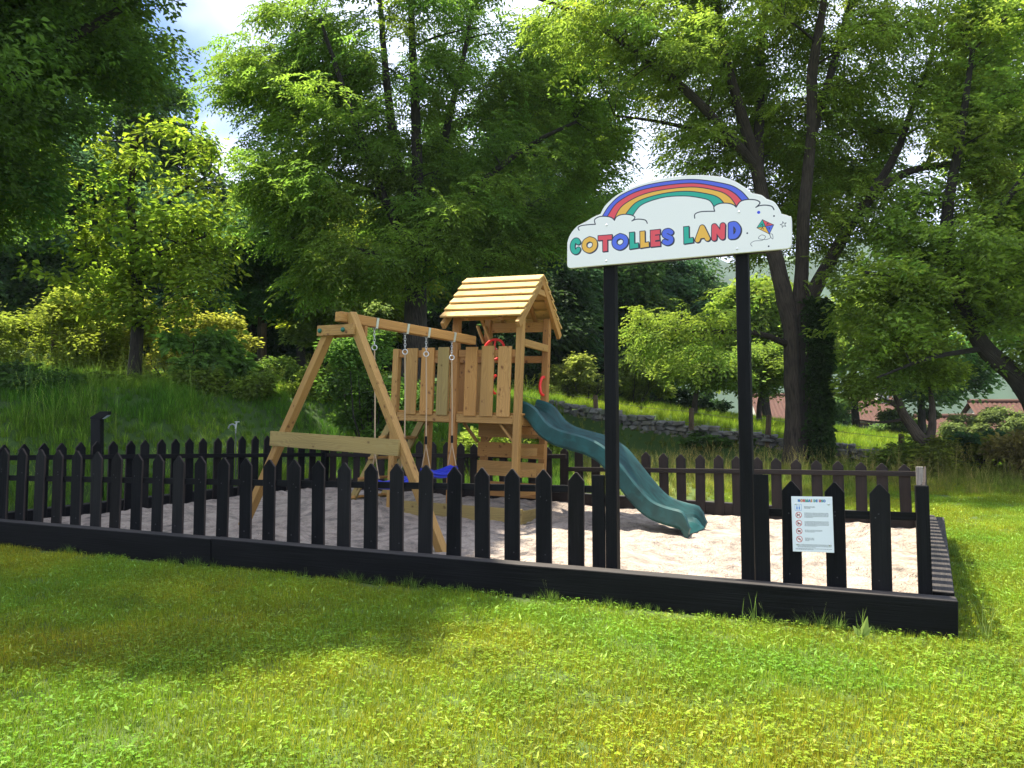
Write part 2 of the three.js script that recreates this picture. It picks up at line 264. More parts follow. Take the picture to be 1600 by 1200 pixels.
// limbs: polylines of [X, height, depth, radius]; lobes: crown masses [X, height, depth, rx, ry, rz, clumps]
function tree(name, label, category, o) {
  const r = rng(o.seed), b = o.limbs[0][0], root = thing(name, label, category, V(b[0], b[1], -b[2]), o.group), geos = [], nodes = [];
  const W = (p) => V(p[0] - b[0], p[1] - b[1], -(p[2] - b[2]));
  for (const l of o.limbs) {
    const pts = l.map((p) => { const w = W(p); return [w.x, w.y, w.z, p[3]]; }), [c, rad] = smooth(pts, Math.max(6, pts.length * 4));
    for (let i = 1; i < c.length - 1; i++) { const q = rad[i] * 0.07; c[i].x += gauss(r) * q; c[i].z += gauss(r) * q; }
    if (l === o.limbs[0]) rad[0] *= 1.35, rad[1] *= 1.1;
    geos.push(tube(c, rad, o.sides || 9)); c.forEach((p, i) => { if (i > 1) nodes.push([p, rad[i]]); });
  }
  const targets = [], ctr = nodes[0][0];
  for (const [x, h, z, rx, ry, rz, n] of o.lobes) for (let i = 0; i < n; i++) {
    let p; do { p = V(r() * 2 - 1, r() * 2 - 1, r() * 2 - 1); } while (p.lengthSq() > 1 || p.lengthSq() < (o.hollow ?? 0.1));
    const q = W([x, h, z]); targets.push(V(q.x + p.x * rx, q.y + p.y * ry, q.z + p.z * rz));
  }
  targets.sort((a, c) => a.distanceToSquared(ctr) - c.distanceToSquared(ctr));
  const list = [], up = V(0, 1, 0);
  for (const t of targets) {
    let best = null, bd = 1e9;
    for (const n of nodes) { const d = n[0].distanceTo(t), e = d + 1.3 * Math.max(0, n[0].y - t.y + 0.15 * d); if (e < bd) { bd = e; best = n; } }
    const len = best[0].distanceTo(t), r0 = Math.min(best[1] * 0.55, 0.008 + 0.016 * len), mid = best[0].clone().lerp(t, 0.5).add(V(gauss(r) * 0.1 * len, 0.1 * len + gauss(r) * 0.06 * len, gauss(r) * 0.1 * len));
    const curve = new THREE.QuadraticBezierCurve3(best[0], mid, t), k = Math.max(3, Math.ceil(len / 0.6)), pts = curve.getPoints(k), rad = pts.map((_, i) => lerp(r0, 0.006, i / k));
    geos.push(tube(pts, rad, 5)); pts.forEach((p, i) => { if (i && rad[i] > 0.01) nodes.push([p, rad[i]]); });
    const tone = 1 + o.vary * gauss(r), warm = gauss(r) * 0.12, per = o.per, out = t.clone().sub(ctr).setY(0).normalize();
    for (let i = 0; i < per; i++) {
      const p = r() < 0.35 ? pts[Math.min(k, Math.floor(k * (0.45 + 0.6 * r())))].clone() : t.clone();
      p.add(V(gauss(r) * o.rc, gauss(r) * o.rc * 0.6, gauss(r) * o.rc));
      const yaw = Math.atan2(-out.z, out.x) + gauss(r) * 1.4, e = new THREE.Euler(gauss(r) * 0.5, yaw, gauss(r) * 0.5 - 0.12, 'YXZ');
      const v = tone * rr(0.75, 1.25, r), c = o.color;
      list.push({ p, q: new THREE.Quaternion().setFromEuler(e), s: rr(0.7, 1.25, r) * (o.scale || 1), c: C(c[0] * v * (1 + warm), c[1] * v, c[2] * v * (1 - warm)) });
    }
  }
  mesh('trunk', mergeGeometries(geos), o.bark || BARK, root);
  copies('crown', o.spray, LEAF, list, root);
  return root;
}
// shrubs: stems fanning from the ground, leaves round the lobes
function shrub(name, label, o) {
  const r = rng(o.seed), [X, Z] = o.base, y0 = land(X, Z), root = thing(name, label, o.category || 'shrub', V(X, y0, -Z), o.group), geos = [], list = [];
  for (const [x, h, z, rx, ry, rz, n] of o.lobes) {
    const c = V(x - X, h - y0, -(z - Z));
    for (let s = 0; s < 5; s++) { const e = c.clone().add(V(gauss(r) * rx * 0.7, gauss(r) * ry * 0.6, gauss(r) * rz * 0.7)); geos.push(tube([V(c.x * 0.2 + gauss(r) * 0.06, -0.1, c.z * 0.2 + gauss(r) * 0.06), V(e.x * 0.85, e.y * 0.5, e.z * 0.85), e], [0.022, 0.015, 0.006], 5)); }
    let lump = []; for (let i = 0; i < Math.max(5, n / 45); i++) { let q; do { q = V(r() * 2 - 1, r() * 2 - 1, r() * 2 - 1); } while (q.lengthSq() > 1 || q.lengthSq() < 0.25); lump.push([q, 1 + (o.vary ?? 0.25) * gauss(r)]); }
    for (let i = 0; i < n; i++) {
      const [q, tone] = lump[Math.floor(r() * lump.length)], p = V(c.x + (q.x + gauss(r) * 0.26) * rx, Math.max(0.03, c.y + (q.y + gauss(r) * 0.22) * ry), c.z + (q.z + gauss(r) * 0.26) * rz), v = tone * rr(0.7, 1.3, r), k = o.color;
      list.push({ p, q: new THREE.Quaternion().setFromEuler(new THREE.Euler(gauss(r) * 0.6, r() * 6.28, gauss(r) * 0.6)), s: rr(0.7, 1.3, r) * (o.scale || 1), c: C(k[0] * v, k[1] * v, k[2] * v) });
    }
  }
  mesh('stem', mergeGeometries(geos), BARKD, root);
  copies('foliage', o.spray || SP.bush, LEAF, list, root);
  return root;
}

// ------------------------------------------------------------------ trees
const limb = (Z, ...p) => p.map(([px, py, r, dz = 0]) => { const v = at(px, py, Z + dz); return [v.x, v.y, Z + dz, r]; });
const rooted = (l) => { l[0][1] = land(l[0][0], l[0][2]) - 0.1; return l; };
const ASH = [0.2, 0.33, 0.05], ASHB = [0.26, 0.37, 0.055], DARK = [0.12, 0.23, 0.055], BLUEG = [0.1, 0.2, 0.08], LIME = [0.3, 0.38, 0.045];  // BLUEG: bluish haze of distance mixed into the leaf green
// big tree on the right: forked trunk with ivy
tree('ash_tree', 'tall forked ash with ivy on its trunk standing beside the stone wall', 'tree', {
  seed: 21, color: [0.26, 0.37, 0.05], spray: SP.ash, per: 15, rc: 0.46, vary: 0.3, scale: 0.95, sides: 12,
  limbs: [
    rooted(limb(16, [1247, 715, 0.3], [1245, 640, 0.22], [1241, 560, 0.2], [1240, 505, 0.19])),
    limb(16, [1238, 515, 0.18], [1220, 440, 0.155], [1196, 340, 0.14, 0.2], [1180, 250, 0.12, 0.3], [1150, 150, 0.1, 0.4], [1128, 60, 0.08, 0.5], [1118, -60, 0.05, 0.6]),
    limb(16, [1245, 510, 0.16], [1252, 430, 0.13], [1256, 330, 0.115, -0.3], [1268, 210, 0.095, -0.4], [1270, 110, 0.1, -0.5], [1285, 20, 0.07, -0.6], [1300, -100, 0.04, -0.6]),
    limb(16, [1248, 500, 0.17], [1290, 420, 0.13], [1330, 350, 0.11, -0.5], [1370, 300, 0.09, -0.8], [1420, 268, 0.07, -1], [1490, 255, 0.045, -1.2]),
    limb(16, [1330, 350, 0.08, -0.5], [1400, 240, 0.07, -0.3], [1425, 170, 0.05], [1455, 90, 0.04], [1470, 0, 0.03]),
    limb(16, [1184, 270, 0.12, 0.3], [1188, 150, 0.09, 0.9], [1190, 60, 0.08, 1.2], [1205, -60, 0.04, 1.4]),
    limb(16, [1180, 260, 0.11, 0.3], [1120, 190, 0.09, -0.4], [1060, 130, 0.075, -0.9], [1000, 85, 0.06, -1.2], [900, 20, 0.04, -1.5], [820, -10, 0.025, -1.7]),
    limb(16, [1268, 215, 0.09, -0.4], [1300, 110, 0.07, 0.4], [1325, 20, 0.06, 0.8], [1360, -80, 0.04, 1]),
    limb(16, [1160, 235, 0.07, 0.2], [1090, 205, 0.05, 0.7], [1030, 190, 0.035, 1.2], [960, 180, 0.02, 1.5]),
    limb(16, [1235, 540, 0.07], [1180, 520, 0.05, -0.4], [1100, 518, 0.04, -0.6], [1010, 512, 0.02, -0.8]),
  ],
  lobes: [[3.2, 8.9, 15.6, 2.6, 1.7, 2, 52], [2.0, 7.6, 14.6, 1.7, 1.0, 1.4, 22], [5.4, 10.2, 16.4, 2.4, 2.0, 2, 50], [7.2, 7.6, 15.6, 1.7, 1.4, 1.6, 34], [8.0, 6.0, 15.0, 1.2, 0.9, 1.3, 18], [5.0, 6.4, 16.8, 1.3, 1.2, 1.3, 14], [3.6, 6.2, 16.3, 1.0, 0.9, 1, 10], [3.2, 2.6, 15.4, 1.1, 0.5, 0.8, 14], [6.4, 4.6, 15.6, 0.9, 0.9, 0.9, 12], [4.2, 12, 15.5, 3, 1.6, 2.2, 30], [4.3, 7.8, 17.2, 1.5, 1.7, 0.8, 44], [5.7, 7.2, 17, 1.1, 1.5, 0.8, 30], [6.6, 9.2, 16.6, 1.5, 1.5, 1, 34], [2.4, 9.6, 16.4, 1.8, 1.0, 1, 26], [4.9, 5.0, 17, 0.8, 0.9, 0.6, 14], [6.7, 6.4, 16.8, 1.2, 1.4, 0.7, 40], [5.9, 5.2, 16.8, 0.7, 0.9, 0.6, 16]],
});
{ // the ivy that climbs it
  const r = rng(4), root = thing('ivy', 'dark ivy climbing the right side of the forked ash trunk', 'ivy', V(5.42, land(5.42, 16), -16)), list = [], st = [];
  for (let i = 0; i < 1900; i++) { const h = 3.1 * Math.pow(r(), 0.8), a = rr(-0.6, 1.9, r), w = lerp(0.36, 0.3, h / 3) + 0.12 * Math.abs(gauss(r)); const p = V(0.18 + Math.cos(a) * w * 0.9, h + 0.05, Math.sin(a) * w * 0.8), v = rr(0.5, 1.2, r); list.push({ p, q: new THREE.Quaternion().setFromEuler(new THREE.Euler(gauss(r), r() * 6, gauss(r))), s: rr(0.6, 1.1, r), c: C(0.05 * v, 0.1 * v, 0.025 * v) }); }
  for (let k = 0; k < 14; k++) { const q = []; let a = rr(-0.5, 2.2, r); for (let h = -0.1; h < 3; h += 0.3) { a += gauss(r) * 0.12; q.push(V(Math.cos(a) * 0.31 + 0.05, h, Math.sin(a) * 0.31)); } st.push(tube(q, 0.016, 5)); }
  mesh('stem', mergeGeometries(st), BARKD, root); copies('foliage', SP.ivy, LEAF, list, root);
}
// big many stemmed tree behind the tower
tree('ash_tree', 'large dark multi stemmed tree rising right behind the play tower', 'tree', {
  seed: 22, color: [0.2, 0.33, 0.045], spray: SP.ash, per: 20, rc: 0.5, vary: 0.35, scale: 1.1, sides: 11, bark: BARKD,
  limbs: [
    rooted(limb(19, [652, 560, 0.36], [650, 500, 0.26], [650, 440, 0.24], [647, 385, 0.22])),
    limb(19, [648, 395, 0.17], [630, 300, 0.13, 0.3], [610, 180, 0.1, 0.5], [598, 60, 0.07, 0.7], [590, -80, 0.04, 0.8]),
    limb(19, [650, 400, 0.16], [652, 280, 0.13], [648, 150, 0.1, -0.3], [642, 20, 0.07, -0.5], [640, -120, 0.04, -0.6]),
    limb(19, [652, 400, 0.14], [680, 290, 0.11, 0.5], [705, 170, 0.08, 0.8], [730, 60, 0.05, 1.1], [745, -60, 0.03, 1.3]),
    limb(19, [645, 400, 0.13], [605, 320, 0.1, -0.4], [565, 220, 0.08, -0.7], [530, 120, 0.06, -1], [500, 30, 0.03, -1.2]),
    limb(19, [655, 420, 0.12], [705, 340, 0.09, -0.5], [770, 270, 0.07, -0.9], [840, 220, 0.05, -1.3], [900, 190, 0.03, -1.6]),
    limb(19, [645, 440, 0.1], [590, 400, 0.08, -0.6], [520, 385, 0.06, -1.1], [450, 370, 0.03, -1.5]),
    limb(19, [650, 430, 0.1], [690, 380, 0.08, 0.5], [760, 330, 0.05, 0.8], [830, 320, 0.03, 1]),
    limb(19, [640, 330, 0.09], [560, 290, 0.07, 0.6], [490, 250, 0.05, 1], [430, 170, 0.03, 1.3]),
  ],
  lobes: [[-5.2, 8.6, 19, 1.3, 1.9, 1.2, 34], [-2.2, 9.6, 19.8, 2.9, 2.6, 2.2, 90], [-4.0, 7.6, 18.6, 1.6, 1.9, 1.8, 40], [-4.4, 5.6, 18, 1.3, 1.1, 1.5, 26], [0.4, 6.6, 19, 2.2, 1.9, 2, 64], [-0.8, 5.0, 18.6, 1.8, 0.9, 1.6, 30], [-2.4, 13.5, 21, 3.2, 2.0, 2.2, 56], [-3.3, 4.2, 17.6, 1.4, 0.7, 1.2, 22], [1.6, 8.8, 19.5, 1.6, 1.3, 1.6, 26], [-2.0, 6.4, 20, 1.9, 1.4, 1.5, 34]],
});
// great dark tree that shades the left
tree('broadleaf_tree', 'huge dark broad crowned tree shading the left half of the lawn', 'tree', {
  seed: 23, color: [0.14, 0.26, 0.045], spray: SP.broad, per: 58, rc: 0.58, vary: 0.36, scale: 0.85, sides: 12, bark: BARKD,
  limbs: [
    rooted([[-9.8, 0, 13.2, 0.5], [-9.7, 2.2, 13.2, 0.4], [-9.5, 4.5, 13.1, 0.36], [-9.3, 7, 13, 0.3], [-9.0, 10, 13, 0.2], [-8.8, 14, 13, 0.08]]),
    [[-9.6, 4, 13.1, 0.2], [-8.4, 5.4, 12.9, 0.15], [-7.2, 6.4, 12.6, 0.1], [-5.8, 7.2, 12.5, 0.05]], [[-9.4, 6, 13, 0.18], [-8, 8, 13.4, 0.13], [-6.6, 9.6, 13.6, 0.08], [-5.4, 11, 13.5, 0.04]],
    [[-9.4, 5, 13, 0.16], [-9, 6.2, 11.6, 0.12], [-8.2, 7.4, 10.4, 0.07], [-7.6, 8, 9.5, 0.04]], [[-9.3, 7.2, 13, 0.16], [-10.5, 9, 12.4, 0.12], [-12, 10.4, 12, 0.06]], [[-9.5, 4.4, 13.1, 0.16], [-10.6, 5.6, 13.8, 0.12], [-12.4, 6.6, 14.2, 0.06]],
  ],
  lobes: [[-8.8, 9.8, 8.5, 2.5, 1.8, 1.9, 120], [-6.5, 10.6, 10.0, 1.7, 1.5, 2.1, 96], [-7.5, 7.6, 12.7, 2.2, 2.5, 2.6, 84], [-9.5, 7.8, 12.4, 3, 3.2, 3, 110], [-8.7, 11.2, 13, 3.5, 3.2, 3.4, 100], [-6.2, 11.5, 14, 1.9, 2.4, 2.4, 42], [-9.8, 5.2, 14, 2.6, 1.5, 2, 54], [-12, 8.4, 13, 2.6, 3.4, 3, 60], [-7.6, 9.4, 10.4, 2.6, 2.3, 1.8, 50]],
});
// young walnut in front of the brambles
tree('walnut_tree', 'slim young tree with yellow green leaves and dark trunk on the left bank', 'tree', {
  seed: 24, color: [0.28, 0.4, 0.04], spray: SP.walnut, per: 9, rc: 0.34, vary: 0.3, scale: 0.8, bark: BARKD,
  limbs: [rooted(limb(16, [208, 605, 0.15], [212, 560, 0.125], [216, 480, 0.11], [210, 390, 0.09], [204, 300, 0.06], [215, 210, 0.03])), limb(16, [214, 440, 0.05], [260, 390, 0.035, -0.5], [320, 370, 0.02, -0.8]), limb(16, [212, 430, 0.05], [160, 400, 0.035, -0.4], [120, 390, 0.02, -0.6]), limb(16, [211, 390, 0.045], [270, 310, 0.03, 0.4], [330, 270, 0.015, 0.6])],
  lobes: [[-6.6, 4.5, 15.7, 1.3, 0.8, 1.1, 34], [-6.5, 3.5, 15.6, 1.5, 0.6, 1.1, 26], [-7.8, 3.7, 15.5, 0.9, 0.6, 0.8, 12], [-5.7, 4.6, 15.8, 0.9, 0.8, 0.9, 14], [-6.7, 6.0, 16, 1.2, 0.7, 0.9, 14], [-8.0, 5.4, 15.6, 0.8, 0.8, 0.8, 8]],
});
// leaning tree at the right edge
tree('leaning_tree', 'dark tree leaning in from the right edge above the hedge', 'tree', {
  seed: 25, color: [0.24, 0.36, 0.05], spray: SP.broad, per: 20, rc: 0.45, vary: 0.32, scale: 0.85, bark: BARKD,
  limbs: [rooted([[9.6, 0, 14.6, 0.3], [9.0, 1.2, 14.4, 0.24], ...limb(14.3, [1590, 590, 0.17], [1540, 545, 0.145], [1508, 490, 0.125], [1488, 420, 0.11], [1480, 340, 0.1], [1500, 220, 0.07], [1520, 80, 0.04])]), limb(14.3, [1500, 470, 0.07], [1430, 440, 0.045, -0.4], [1350, 425, 0.025, -0.7]), limb(14.3, [1490, 430, 0.08], [1560, 330, 0.06, -0.6], [1620, 250, 0.04, -0.9]), limb(14.3, [1535, 545, 0.05], [1450, 560, 0.032, -0.4], [1370, 590, 0.015, -0.6])],
  lobes: [[7.9, 3.5, 14.2, 1.6, 0.85, 1.3, 52], [6.3, 3.0, 14.2, 0.9, 0.75, 0.9, 26], [8.6, 5.2, 14.2, 1.4, 1.4, 1.4, 42], [8.8, 7.6, 14.5, 1.5, 1.8, 1.5, 46], [7.0, 4.6, 14.8, 0.9, 0.6, 0.8, 14], [9.0, 2.2, 13.8, 0.9, 0.6, 0.9, 18]],
});
// small gnarled tree by the hedge
tree('gnarled_tree', 'small gnarled half bare tree forking low beside the right fence post', 'tree', {
  seed: 26, color: ASHB, spray: SP.bush, per: 34, rc: 0.3, vary: 0.3, bark: bark(0.16, 0.125, 0.095),
  limbs: [rooted(limb(15.2, [1448, 740, 0.14], [1446, 700, 0.12], [1428, 672, 0.1], [1410, 645, 0.08], [1400, 618, 0.06], [1385, 590, 0.03])), limb(15.2, [1448, 702, 0.09], [1455, 670, 0.075, 0.1], [1456, 640, 0.06, 0.2], [1452, 600, 0.03, 0.3]), limb(15.2, [1408, 640, 0.04], [1380, 625, 0.03, -0.2], [1340, 640, 0.015, -0.4]), limb(15.2, [1412, 655, 0.03], [1375, 660, 0.02, 0.2], [1335, 655, 0.01, 0.3])],
  lobes: [[7.0, 2.2, 15, 0.7, 0.3, 0.5, 10], [7.6, 2.1, 15.3, 0.6, 0.35, 0.5, 9], [6.3, 1.7, 14.8, 0.5, 0.25, 0.4, 6]],
});
tree('apple_tree', 'small round fruit tree standing in the meadow between the sign posts', 'tree', {
  seed: 27, color: [0.2, 0.29, 0.045], spray: SP.bush, per: 46, rc: 0.32, vary: 0.25, scale: 1.3,
  limbs: [rooted(limb(24, [1086, 655, 0.09], [1086, 625, 0.075], [1092, 600, 0.05], [1100, 580, 0.03]))],
  lobes: [[5.2, 2.2, 24, 1.2, 0.38, 1.0, 36], [5.9, 1.9, 23.8, 0.6, 0.3, 0.6, 10]],
});
tree('apple_tree', 'small fruit tree in the meadow just right of the right sign post', 'tree', {
  seed: 28, color: [0.2, 0.3, 0.05], spray: SP.bush, per: 46, rc: 0.36, vary: 0.25, scale: 1.3,
  limbs: [rooted(limb(25, [1186, 660, 0.09], [1186, 635, 0.075], [1190, 605, 0.05], [1186, 580, 0.03]))],
  lobes: [[7.3, 2.2, 25, 1.2, 0.8, 1.1, 44]],
});
// slim staked tree left of the swing frame
tree('young_tree', 'slim young bluish green tree beside the brown guard post', 'tree', {
  seed: 29, color: BLUEG, spray: SP.broad, per: 50, rc: 0.45, vary: 0.2,
  limbs: [rooted(limb(21, [407, 560, 0.09], [408, 500, 0.08], [410, 430, 0.06], [412, 350, 0.03]))],
  lobes: [[-6.2, 4.6, 21, 1.4, 1.3, 1.2, 44]],
});
// the wood behind: each tree its own trunk and crown
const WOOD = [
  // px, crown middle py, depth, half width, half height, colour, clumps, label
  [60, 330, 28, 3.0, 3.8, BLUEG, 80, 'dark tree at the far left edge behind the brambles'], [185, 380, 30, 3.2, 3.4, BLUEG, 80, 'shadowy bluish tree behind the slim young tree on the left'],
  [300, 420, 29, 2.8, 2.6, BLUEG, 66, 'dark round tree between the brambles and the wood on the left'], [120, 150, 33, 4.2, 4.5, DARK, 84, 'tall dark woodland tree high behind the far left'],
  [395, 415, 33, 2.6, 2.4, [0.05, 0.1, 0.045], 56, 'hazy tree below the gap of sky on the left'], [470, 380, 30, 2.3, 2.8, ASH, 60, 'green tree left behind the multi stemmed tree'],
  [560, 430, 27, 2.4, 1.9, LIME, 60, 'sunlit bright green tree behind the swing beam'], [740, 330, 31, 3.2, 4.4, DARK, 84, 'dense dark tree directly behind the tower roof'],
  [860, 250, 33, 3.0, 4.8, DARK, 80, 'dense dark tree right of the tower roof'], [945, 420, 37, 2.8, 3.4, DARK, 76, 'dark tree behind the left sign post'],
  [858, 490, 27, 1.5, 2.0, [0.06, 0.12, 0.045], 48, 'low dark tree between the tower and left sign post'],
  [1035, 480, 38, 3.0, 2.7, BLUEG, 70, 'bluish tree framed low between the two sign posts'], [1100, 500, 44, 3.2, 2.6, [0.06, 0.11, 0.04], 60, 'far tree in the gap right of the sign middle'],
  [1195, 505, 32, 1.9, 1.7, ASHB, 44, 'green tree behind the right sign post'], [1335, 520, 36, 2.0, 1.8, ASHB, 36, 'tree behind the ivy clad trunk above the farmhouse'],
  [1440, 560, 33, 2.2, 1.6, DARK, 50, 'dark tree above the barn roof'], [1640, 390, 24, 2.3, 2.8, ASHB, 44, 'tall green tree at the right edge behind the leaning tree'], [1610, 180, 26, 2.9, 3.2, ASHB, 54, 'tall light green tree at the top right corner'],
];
WOOD.forEach(([px, py, Z, w, h, color, n, label], i) => {
  const c = at(px, py, Z), y = land(c.x, Z) - 0.2, low = Math.max(y + 0.8, c.y - h), o2 = px > 1150 ? 22 : 34;
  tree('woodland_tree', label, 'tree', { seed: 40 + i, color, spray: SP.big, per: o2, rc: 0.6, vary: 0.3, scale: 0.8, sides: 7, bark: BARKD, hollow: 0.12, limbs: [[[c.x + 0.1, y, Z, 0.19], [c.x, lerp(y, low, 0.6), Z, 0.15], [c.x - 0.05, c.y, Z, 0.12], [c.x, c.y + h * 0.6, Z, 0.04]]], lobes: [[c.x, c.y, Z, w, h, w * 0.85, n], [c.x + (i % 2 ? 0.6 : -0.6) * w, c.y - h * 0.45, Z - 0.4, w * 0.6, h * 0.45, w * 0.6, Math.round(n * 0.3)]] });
});
{ // closed wood behind everything on the left and middle
  const r = rng(99), list = [];
  for (let i = 0; i < 15000; i++) { const X = rr(-34, 7, r), Z = rr(36, 46, r), f = sstep(7, -2, X), top = lerp(4.2, 7.5, f) + 2.2 * fbm(X * 0.18, 1, 2, 3), h = rr(0, 1, r) * top, v = rr(0.6, 1.3, r) * (1 + 0.7 * fbm(X * 0.4, h * 0.4, Z * 0.3, 2)); list.push({ p: V(X, land(X, Z) + h, -Z), q: new THREE.Quaternion().setFromEuler(new THREE.Euler(gauss(r), r() * 6, gauss(r))), s: rr(1, 1.7, r), c: C(0.05 * v, 0.095 * v, 0.036 * v) }); }
  tag(copies('far_wood', SP.big, LEAF, list), 'far mass of dark woodland closing the view behind the trees', 'woodland');
}
// ------------------------------------------------------------------ shrubs and brambles
const on = (px, py, Z) => { const v = at(px, py, Z); return [v.x, v.y, Z]; };
const bush = (name, label, px, py, Z, lobes, o) => { const c = on(px, py, Z); shrub(name, label, { base: [c[0], Z], lobes: lobes.map(([dx, dh, dz, rx, ry, rz, n]) => [c[0] + dx, c[1] + dh, Z + dz, rx, ry, rz, n]), ...o }); };
bush('bramble_thicket', 'sunlit yellow green bramble thicket at the far left of the bank', 60, 555, 17.6, [[-1.2, 0.1, 0, 1.3, 1.0, 0.8, 620], [0.5, 0.2, 0.2, 1.2, 1.05, 0.8, 620]], { seed: 61, color: [0.27, 0.34, 0.05], category: 'bramble' });
bush('bramble_thicket', 'sunlit bramble thicket just left of the slim dark trunk', 165, 545, 17.8, [[-0.2, 0.2, 0, 1.1, 1.1, 0.8, 700]], { seed: 62, color: [0.29, 0.35, 0.05], category: 'bramble' });
bush('bramble_thicket', 'golden sunlit bramble thicket right of the slim dark trunk', 275, 550, 17.6, [[-0.3, 0.1, 0, 0.9, 1.0, 0.7, 460], [0.8, 0, 0.3, 0.8, 0.8, 0.6, 300]], { seed: 63, color: [0.33, 0.35, 0.06], category: 'bramble' });
bush('shrub', 'dark green shrub in front of the golden brambles', 305, 562, 15.6, [[0, 0, 0, 0.75, 0.52, 0.6, 420], [0.5, -0.2, 0, 0.5, 0.4, 0.4, 160]], { seed: 64, color: [0.13, 0.25, 0.045], spray: SP.walnut, vary: 0.4, scale: 0.8 });
bush('shrub', 'dark leafy shrub behind the swing frame between its legs', 580, 600, 14.6, [[0, 0, 0, 0.75, 0.85, 0.6, 420], [0.5, -0.5, -0.2, 0.6, 0.5, 0.4, 200], [-0.3, 0.6, 0.3, 0.6, 0.55, 0.4, 160]], { seed: 65, color: [0.13, 0.25, 0.045], vary: 0.45 });
bush('shrub', 'pale green sunlit shrub high behind the A frame top', 495, 510, 21.5, [[0, 0.1, 0, 0.9, 0.8, 0.7, 420], [0.9, 0.3, 0.4, 0.9, 0.8, 0.8, 420]], { seed: 66, color: [0.240, 0.330, 0.090], spray: SP.broad });
bush('shrub', 'low mixed shrub left of the swing frame leg', 400, 585, 17.5, [[-0.4, 0, 0, 0.8, 0.35, 0.5, 260], [0.7, 0.05, 0, 0.8, 0.35, 0.5, 260]], { seed: 67, color: [0.150, 0.240, 0.045] });
bush('shrub', 'dark shrub at the left edge behind the bollard lamp', 40, 630, 13.2, [[0, 0.1, 0, 0.7, 0.5, 0.5, 340], [-0.7, 0, 0, 0.6, 0.4, 0.5, 200]], { seed: 68, color: [0.083, 0.165, 0.045] });
bush('meadow_shrub', 'round yellow green shrub in the meadow left of the left sign post', 918, 590, 25, [[0, 0, 0, 0.9, 0.6, 0.8, 420], [-0.6, -0.3, 0, 0.7, 0.5, 0.6, 200]], { seed: 69, color: [0.255, 0.300, 0.060], spray: SP.broad });
bush('meadow_shrub', 'round light green shrub in the meadow right of the left sign post', 990, 590, 26, [[0, 0, 0, 0.75, 0.62, 0.7, 420], [0.5, -0.4, 0, 0.6, 0.4, 0.5, 160]], { seed: 70, color: [0.240, 0.315, 0.060], spray: SP.broad });
bush('dark_hedge', 'dark low hedge in the meadow under the small fruit tree', 1055, 622, 28, [[0, 0, 0, 0.9, 0.3, 0.5, 240], [1.1, -0.1, 0, 0.9, 0.3, 0.5, 200]], { seed: 71, color: [0.045, 0.098, 0.030], spray: SP.broad, category: 'hedge' });
bush('garden_shrub', 'dense green shrub in front of the white farmhouse wall', 1300, 655, 46, [[0, 0.1, 0, 1.2, 0.8, 0.8, 300]], { seed: 72, color: [0.090, 0.180, 0.075], spray: SP.broad, scale: 1.4 });
bush('garden_shrub', 'low green shrub between the farmhouse and the barn', 1370, 668, 38, [[0, 0, 0, 1.2, 0.4, 0.7, 260], [1.2, 0, 0, 0.7, 0.35, 0.6, 140]], { seed: 73, color: [0.135, 0.225, 0.060], spray: SP.broad, scale: 1.2 });
bush('garden_shrub', 'wide grey green shrub below the cottage roof at the right edge', 1560, 665, 30, [[0, 0, 0, 1.3, 0.5, 0.8, 420], [-1.4, -0.1, 0, 0.9, 0.4, 0.7, 240]], { seed: 74, color: [0.180, 0.240, 0.075], spray: SP.broad });
bush('bramble_bush', 'dark bramble bush against the wall beside the gnarled tree', 1400, 728, 15.3, [[0, 0, 0, 0.8, 0.35, 0.4, 420], [0.3, 0.35, 0, 0.3, 0.2, 0.3, 90]], { seed: 75, color: [0.17, 0.25, 0.04], category: 'bramble' });
bush('bramble_bush', 'tangled bramble bush with yellowing leaves right of the gnarled tree', 1500, 722, 14.9, [[-0.2, 0, 0, 0.7, 0.4, 0.4, 420], [0.7, 0, 0, 0.8, 0.4, 0.4, 380]], { seed: 76, color: [0.22, 0.27, 0.045], category: 'bramble', vary: 0.45 });
bush('bramble_bush', 'reddish brown dried bramble bush at the right edge', 1590, 728, 14.4, [[0, 0, 0, 0.55, 0.5, 0.4, 240]], { seed: 77, color: [0.2, 0.17, 0.055], category: 'bramble', vary: 0.45 });
bush('ivy_stump', 'ivy covered stump standing among the brambles on the right', 1523, 690, 15.2, [[0, 0.05, 0, 0.42, 0.14, 0.3, 220], [0, -0.3, 0, 0.3, 0.35, 0.25, 240]], { seed: 78, color: [0.045, 0.105, 0.038], spray: SP.ivy, category: 'stump' });

bush('bank_scrub', 'leafy scrub with pale tips on the bank left of the bollard lamp', 90, 615, 14.6, [[0, 0, 0, 0.8, 0.35, 0.5, 260], [1.1, 0.05, 0.2, 0.7, 0.3, 0.5, 220]], { seed: 81, color: [0.2, 0.3, 0.05], vary: 0.45, category: 'scrub' });
bush('bank_scrub', 'leafy scrub on the bank right of the slim dark trunk', 290, 605, 15, [[0, 0, 0, 0.7, 0.28, 0.5, 200], [0.9, 0.05, 0, 0.7, 0.3, 0.5, 220]], { seed: 82, color: [0.22, 0.32, 0.05], vary: 0.45, category: 'scrub' });
bush('bank_scrub', 'sunlit leafy scrub on the bank beside the left swing leg', 500, 600, 16.2, [[-0.4, 0, 0, 0.7, 0.35, 0.5, 240], [0.5, 0.1, 0, 0.7, 0.4, 0.5, 260]], { seed: 83, color: [0.26, 0.36, 0.055], vary: 0.45, category: 'scrub' });
bush('bank_scrub', 'bright scrub seen through the gap under the tower platform', 745, 690, 14.6, [[-0.4, 0, 0, 0.8, 0.3, 0.4, 260], [0.8, 0.05, 0, 0.8, 0.3, 0.4, 260]], { seed: 84, color: [0.26, 0.34, 0.055], vary: 0.45, category: 'scrub' });
